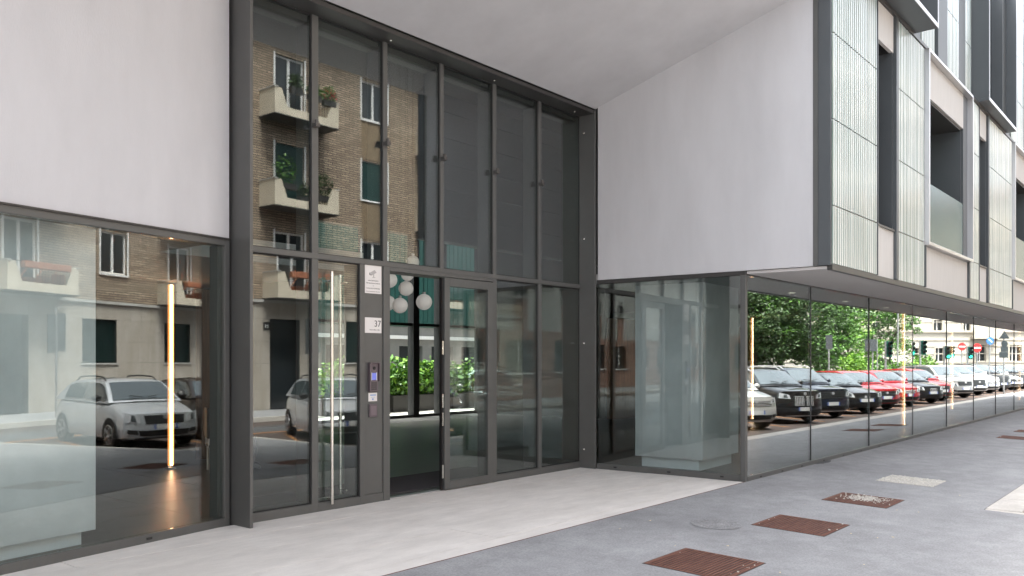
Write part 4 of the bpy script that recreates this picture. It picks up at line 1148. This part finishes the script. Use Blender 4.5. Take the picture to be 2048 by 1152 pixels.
# trees, hedge and shrubs of the little park
def tree(label, x_, y_, h, cr, n, seed, cols, lean=0, trunk=.16, low=2.2, size=.26):
    t = thing('tree', label, 'tree', (x_, y_, -.3), 0, 'park trees')
    rnd = random.Random(seed); tk = MB(); cw = MB()
    topp = (lean, .1, h*.55)
    tk.tube([(0,0,0),(lean*.3,0,h*.22),(lean*.7,.06,h*.4),topp], trunk, 10, trunk*.55)
    for k in range(9):
        a = k*2.4 + rnd.uniform(-.3,.3); rr = cr*rnd.uniform(.45,.8); zz = low + (h-low)*rnd.uniform(.25,.85)
        z0 = h*rnd.uniform(.28,.5)
        tk.tube([(lean*.6,.05,z0),(lean+math.cos(a)*rr*.5,math.sin(a)*rr*.5,(z0+zz)/2+.2),(lean+math.cos(a)*rr,math.sin(a)*rr,zz)], trunk*.42, 6, trunk*.1)
    tk.build('trunk', M['bark'], t, smooth=50)
    nc = 64
    for k in range(nc):
        a = rnd.uniform(0,6.28); u = rnd.random()**.5; zz = low + (h-low)*rnd.random()
        env = math.sin(math.pi*min(1,max(.08,(zz-low)/(h-low)*.86+.12)))**.6
        c = (lean+math.cos(a)*cr*u*env, math.sin(a)*cr*u*env, zz)
        s = cr*rnd.uniform(.16,.34)
        leafblob(cw, c, (s*1.15,s*1.15,s*.62), n//nc, size, rnd, .7, .25)
    cw.build('crown', [M[cols[0]], M[cols[1]]], t)
def fv(px, d):       # point of the street seen at picture column px in the street glazing, d metres along the view
    r = (px-1024)/FPX
    return ((math.cos(TH)+math.sin(TH)*r)*d, 2*YF-(math.sin(TH)-math.cos(TH)*r)*d)
a = fv(1560, 52); tree('large dark tree with spreading crown, reflected at the near end of the street glazing', a[0], a[1], 9.5, 4.0, 40000, 21, ('leaf_dark','leaf'), trunk=.22, low=1.9, size=.17)
a = fv(1510, 50); tree('tree with dark trunk beside the glowing column at the glass corner', a[0], a[1], 9.0, 3.4, 26000, 8, ('leaf_dark','leaf_dark'), trunk=.2, low=2.4, size=.17)
a = fv(1640, 58); tree('lighter green tree right of the large dark tree', a[0], a[1], 7.2, 2.5, 16000, 5, ('leaf','leaf_dark'), low=1.4, size=.17)
a = fv(1700, 60); tree('young bright green tree between the sign posts', a[0], a[1], 6.0, 2.2, 11000, 13, ('leaf','leaf_lime'), trunk=.09, low=1.0, size=.16)
a = fv(1775, 64); tree('open-crowned green tree left of the middle glowing column', a[0], a[1], 6.6, 2.6, 11000, 17, ('leaf','leaf_dark'), trunk=.1, low=1.6, size=.16)
def shrub(label, px, d, w, h, cols, n=2600, name='shrub'):
    a = fv(px, d); t = thing(name, label, 'shrub', (a[0], a[1], -.3), 0, 'park shrubs')
    f = MB(); rnd = random.Random(int(px)); 
    for k in range(12): leafblob(f, (rnd.uniform(-w,w)*.7, rnd.uniform(-w,w)*.5, h*rnd.uniform(.3,.75)), (w*.42,w*.42,h*.32), n//12, .17, rnd)
    f.build('foliage', [M[cols[0]], M[cols[1]]], t)
shrub('bright lime shrub behind the red cars', 1715, 50, 1.6, 2.4, ('leaf_lime','leaf'))
shrub('low dark hedge behind the black SUVs', 1610, 46, 3.2, 1.7, ('leaf_dark','leaf'))
shrub('clipped green hedge behind the second red hatchback', 1770, 50, 2.8, 1.75, ('leaf','leaf_dark'))
shrub('small rounded hedge end near the middle glowing column', 1810, 52, 1.4, 1.8, ('leaf','leaf_lime'))
shrub('round green bush beside a grey signal post', 1854, 60, 1.3, 2.3, ('leaf','leaf_lime'))
shrub('dark undergrowth below the large tree', 1540, 48, 3.0, 1.5, ('leaf_dark','leaf_dark'))

# pale palazzo at the crossroads
a = fv(1640, 80); b2 = fv(2120, 80)
MP = frame2(a[0], a[1], b2[0]-a[0], b2[1]-a[1]); PL = math.hypot(b2[0]-a[0], b2[1]-a[1])
PZ = thing('corner_palazzo', 'pale cream palazzo with cornices and tall windows at the crossroads, reflected in the street glazing', 'building')
po_ = []
def pc(px, py): return (px-1640)/480*PL, 1.65+(HOR-py)/FPX*80
for px0, px1, py0, py1 in ((1808,1820,641,662),(1872,1889,640,662),(1958,1978,690,722),(1876,1892,696,722),(1828,1842,696,720),(1740,1756,640,662),(1690,1704,640,662),(1650,1662,640,662),(1930,1944,640,662),(1990,2004,640,662),(2024,2040,690,722),(2050,2064,640,662)):
    x0, z1 = pc(px0, py0); x1, z0 = pc(px1, py1); po_.append((x0, x1, max(z0, .6), z1))
for px in (1690,1740,1808,1872,1930,1990,2050):
    x0, _ = pc(px, 0); po_.append((x0, x0+.75, 8.6, 10.6)); po_.append((x0, x0+.75, 12.2, 14))
wall_open(w := MB(MP), -6, PL+10, -.4, 16, -.4, 0, po_); w.build('wall', M['palazzo'], PZ)
MB(MP).box(-6, PL+10, .41, 10, -.4, 16).build('block', M['dark_wall'], PZ) if False else MB(MP).box(-6, PL+10, -9, -.41, -.4, 16).build('block', M['dark_wall'], PZ)
for o in po_:
    w = MB(MP).box(o[0], o[1], -.28, -.24, o[2], o[3]).build('window', M['win_glass'], PZ)
    q = MB(MP); q.box(o[0]-.14,o[0]-.001,-.1,.06,o[2]-.1,o[3]+.2); q.box(o[1]+.001,o[1]+.14,-.1,.06,o[2]-.1,o[3]+.2); q.box(o[0],o[1],-.1,.07,o[3]+.001,o[3]+.2); q.build('surround', M['palazzo_trim'], w)
    MB(MP).box((o[0]+o[1])/2-.04,(o[0]+o[1])/2+.04,-.235,-.18,o[2],o[3]).build('frame', M['white'], w)
for z0, z1, out in ((4.25,4.45,.22),(3.5,3.58,.08),(2.9,2.98,.06),(2.2,2.28,.06),(1.4,1.48,.08),(8.0,8.25,.2),(11.8,12.0,.15),(5.2,5.26,.05),(6.1,6.16,.05),(15.7,16.1,.5)):
    MB(MP).box(-6, PL+10, .001, out, z0, z1).build('string_course', M['palazzo_trim'], PZ)
x0, _ = pc(1944, 0); x1, _ = pc(2000, 0)
MB(MP).box(x0, x1, .001, 1.0, 3.62, 3.85).box(x0, x1, .85, 1.0, 3.86, 4.7).build('balcony', M['palazzo_trim'], PZ)
MB(MP).box(-7, PL+11, -10, .9, 16.1, 16.5).build('roof', M['roof_tile'], PZ)

# sign posts and signals in front of it
def fpost(px, d, h, name, label, cat, group=None, r=.04):
    a = fv(px, d); t = thing(name, label, cat, (a[0], a[1], -.3), TH*-1 + R(90) if False else math.atan2(b2[1]-a_dir[1], b2[0]-a_dir[0]), group)
    MB().tube([(0,0,0),(0,0,h)], r, 8).build('post', M['metal_light'], t)
    return t
a_dir = fv(1640, 80)
def zat(py, d): return 1.65+(HOR-py)/FPX*d + .3
t = fpost(1663, 45, zat(670,45), 'sign_post', 'sign seen from behind, a grey rectangle in front of the trees', 'sign', 'street signs')
MB().box(-.32*.55,.32*.55,.03,.05,zat(698,45),zat(670,45)).build('panel', M['metal_mid'], t)
t = fpost(1742, 48, zat(679,48), 'sign_post', 'pair of grey sign backs on twin posts left of the green signal', 'sign', 'street signs')
MB().box(-.22,.22,.03,.05,zat(703,48),zat(679,48)).build('panel', M['metal_mid'], t); MB().tube([(.25,0,0),(.25,0,zat(679,48))], .035, 8).build('post', M['metal_light'], t)
def signal(px, d, top_, label, lit=True):
    t = fpost(px, d, zat(top_, d), 'traffic_signal', label, 'traffic signal', 'traffic signals', .06)
    h = zat(top_, d)
    M.setdefault('sig_green', mat('sig_green', (.01,.11,.085), .4))
    b = MB().box(.04,.30,-.12,.12,h-.85,h).build('housing', M['sig_green'], t)
    for k in range(3):
        z = h-.16-.26*k
        MB().tube([(.17,.12,z),(.17,.14,z)], .09, 14).build('lens', M['green_light'] if (lit and k == 2) else M['black'], b)
        MB().tube([(.17,.12,z+.06),(.17,.30,z+.05)], .10, 10, cap=False).build('visor', M['black'], b)
    return t
signal(1768, 46, 683, 'green-painted traffic signal in front of the open-crowned tree', False)
signal(1822, 52, 684, 'traffic signal showing green just right of the middle glowing column')
signal(1845, 50, 681, 'traffic signal turned sideways on a thick grey post', False)
signal(1893, 56, 692, 'traffic signal showing green in front of the palazzo window')
signal(1901, 60, 692, 'traffic signal showing green, right of its pair by the palazzo window')
signal(1938, 58, 693, 'traffic signal showing green left of the red no-entry disc')
t = fpost(1792, 50, 5.2, 'lamp_post', 'tall thin grey lamp post in front of the trees', 'lamp post', r=.05)
MB().tube([(0,0,5.2),(.5,.1,5.45)], .03, 6).build('arm', M['metal_light'], t)
M['red_sign'] = mat('red_sign', (.62,.03,.03), .5); M['blue_sign'] = mat('blue_sign', (.05,.18,.55), .5)
for px, d, py, lab in ((1960, 52, 696, 'red no-entry disc with white bar on a post before the doorway'), (1927, 58, 693, 'smaller red no-entry disc beside the green signal')):
    h = zat(py, d); t = fpost(px, d, h+.25, 'no_entry_sign', lab, 'road sign', 'no-entry signs')
    MB().tube([(0,.03,h),(0,.05,h)], .27, 24).build('disc', M['red_sign'], t); MB().box(-.2,.2,.051,.058,h-.045,h+.045).build('bar', M['white'], t)
d = 50; h = zat(682, d); t = fpost(1985, d, zat(620,d), 'direction_sign', 'round blue mandatory direction sign with white arrow on a tall post', 'road sign')
MB().tube([(0,.06,h),(0,.08,h)], .22, 24).build('disc', M['blue_sign'], t); MB().add([(-.12,.085,h+.08),(.1,.085,h-.12),(.13,.085,h-.06),(-.08,.085,h+.13)], [(0,1,2,3)]).build('arrow', M['white'], t)
d = 46; t = fpost(2012, d, zat(664,d), 'sign_cluster', 'black backs of a triangular, a round and a stepped sign on one post', 'road sign')
M['sign_back'] = mat('sign_back', (.035,.045,.05), .5)
za, zb = zat(678,d), zat(662,d)
MB().add([(-.30,.04,za),(.30,.04,za),(0,.04,zb),(-.30,.06,za),(.30,.06,za),(0,.06,zb)], [(0,2,1),(3,4,5),(0,1,4,3),(1,2,5,4),(2,0,3,5)]).build('triangle', M['sign_back'], t)
MB().tube([(0,.04,zat(688,d)),(0,.06,zat(688,d))], .18, 20).build('disc', M['sign_back'], t)
MB().box(-.20,.20,.04,.06,zat(704,d),zat(693,d)).box(-.28,.20,.04,.06,zat(716,d),zat(704.2,d)).build('panel', M['sign_back'], t)

# ---------------- seated person behind the left window
def person(x_, y_, rz):
    t = thing('person', 'person in pale shirt and dark trousers seated behind the left window post', 'person', (x_, y_, -.004), rz)
    vs_ = [((0,0,.52),.15),((0,0,.75),.15),((0,-.02,.98),.16),((0,-.03,1.08),.09),((0,-.04,1.18),.055),((0,-.07,1.27),.085),((0,-.07,1.38),.09),
           ((-.18,-.02,1.04),.065),((-.24,-.06,.80),.048),((-.2,-.30,.76),.038),((-.17,-.40,.77),.03),
           ((.18,-.02,1.04),.065),((.24,-.06,.80),.048),((.2,-.30,.76),.038),((.17,-.40,.77),.03),
           ((-.10,-.02,.50),.10),((-.12,-.42,.50),.075),((-.12,-.42,.28),.055),((-.12,-.40,.07),.045),((-.12,-.54,.04),.04),
           ((.10,-.02,.50),.10),((.12,-.42,.50),.075),((.12,-.42,.28),.055),((.12,-.40,.07),.045),((.12,-.54,.04),.04)]
    es = [(0,1),(1,2),(2,3),(3,4),(4,5),(5,6),(2,7),(7,8),(8,9),(9,10),(2,11),(11,12),(12,13),(13,14),(0,15),(15,16),(16,17),(17,18),(18,19),(0,20),(20,21),(21,22),(22,23),(23,24)]
    me = bpy.data.meshes.new('body'); me.from_pydata([v for v, _ in vs_], es, [])
    o = bpy.data.objects.new('body_src', me); COL.objects.link(o)
    sk = o.modifiers.new('skin', 'SKIN'); sk.use_smooth_shade = True
    for i, (_, r) in enumerate(vs_):
        me.skin_vertices[0].data[i].radius = (r, r); me.skin_vertices[0].data[i].use_root = (i == 0)
    o.modifiers.new('sub', 'SUBSURF').levels = 2
    dg = bpy.context.evaluated_depsgraph_get(); me2 = bpy.data.meshes.new_from_object(o.evaluated_get(dg))
    bpy.data.objects.remove(o)
    for m_ in (mat('shirt', (.62,.52,.50), .85, var=.1, vscale=14), mat('trousers', (.015,.015,.02), .9), mat('skin', (.45,.27,.20), .55), mat('hair', (.02,.014,.01), .7), M['black']): me2.materials.append(m_)
    for p in me2.polygons:
        c = p.center
        k = 0
        if c.z < .60: k = 1
        if c.z < .08: k = 4
        if c.z > 1.13: k = 2
        if c.z > 1.36 or (c.z > 1.22 and c.y > -.05): k = 3
        if c.y < -.33 and c.z > .68: k = 2
        p.material_index = k
    ob = bpy.data.objects.new('body', me2); COL.objects.link(ob); ob.parent = t
    c = thing('office_chair', 'dark chair under the seated person behind the left window', 'chair', (x_, y_, -.004), rz)
    MB().box(-.23,.23,-.26,.22,.36,.41).build('seat', M['black'], c, bevel=.02); MB().box(-.22,.22,.20,.25,.5,.95).build('backrest', M['black'], c, bevel=.02)
    for a, b_ in ((-.2,-.22),(.2,-.22),(-.2,.2),(.2,.2)): MB().tube([(a,b_,0),(a,b_,.36)], .016, 6).build('leg', M['metal_light'], c)
    MB().box(-.2,-.17,.2,.23,.36,.55).box(.17,.2,.2,.23,.36,.55).build('back_support', M['metal_light'], c)
person(7.05, 11.45, R(65))
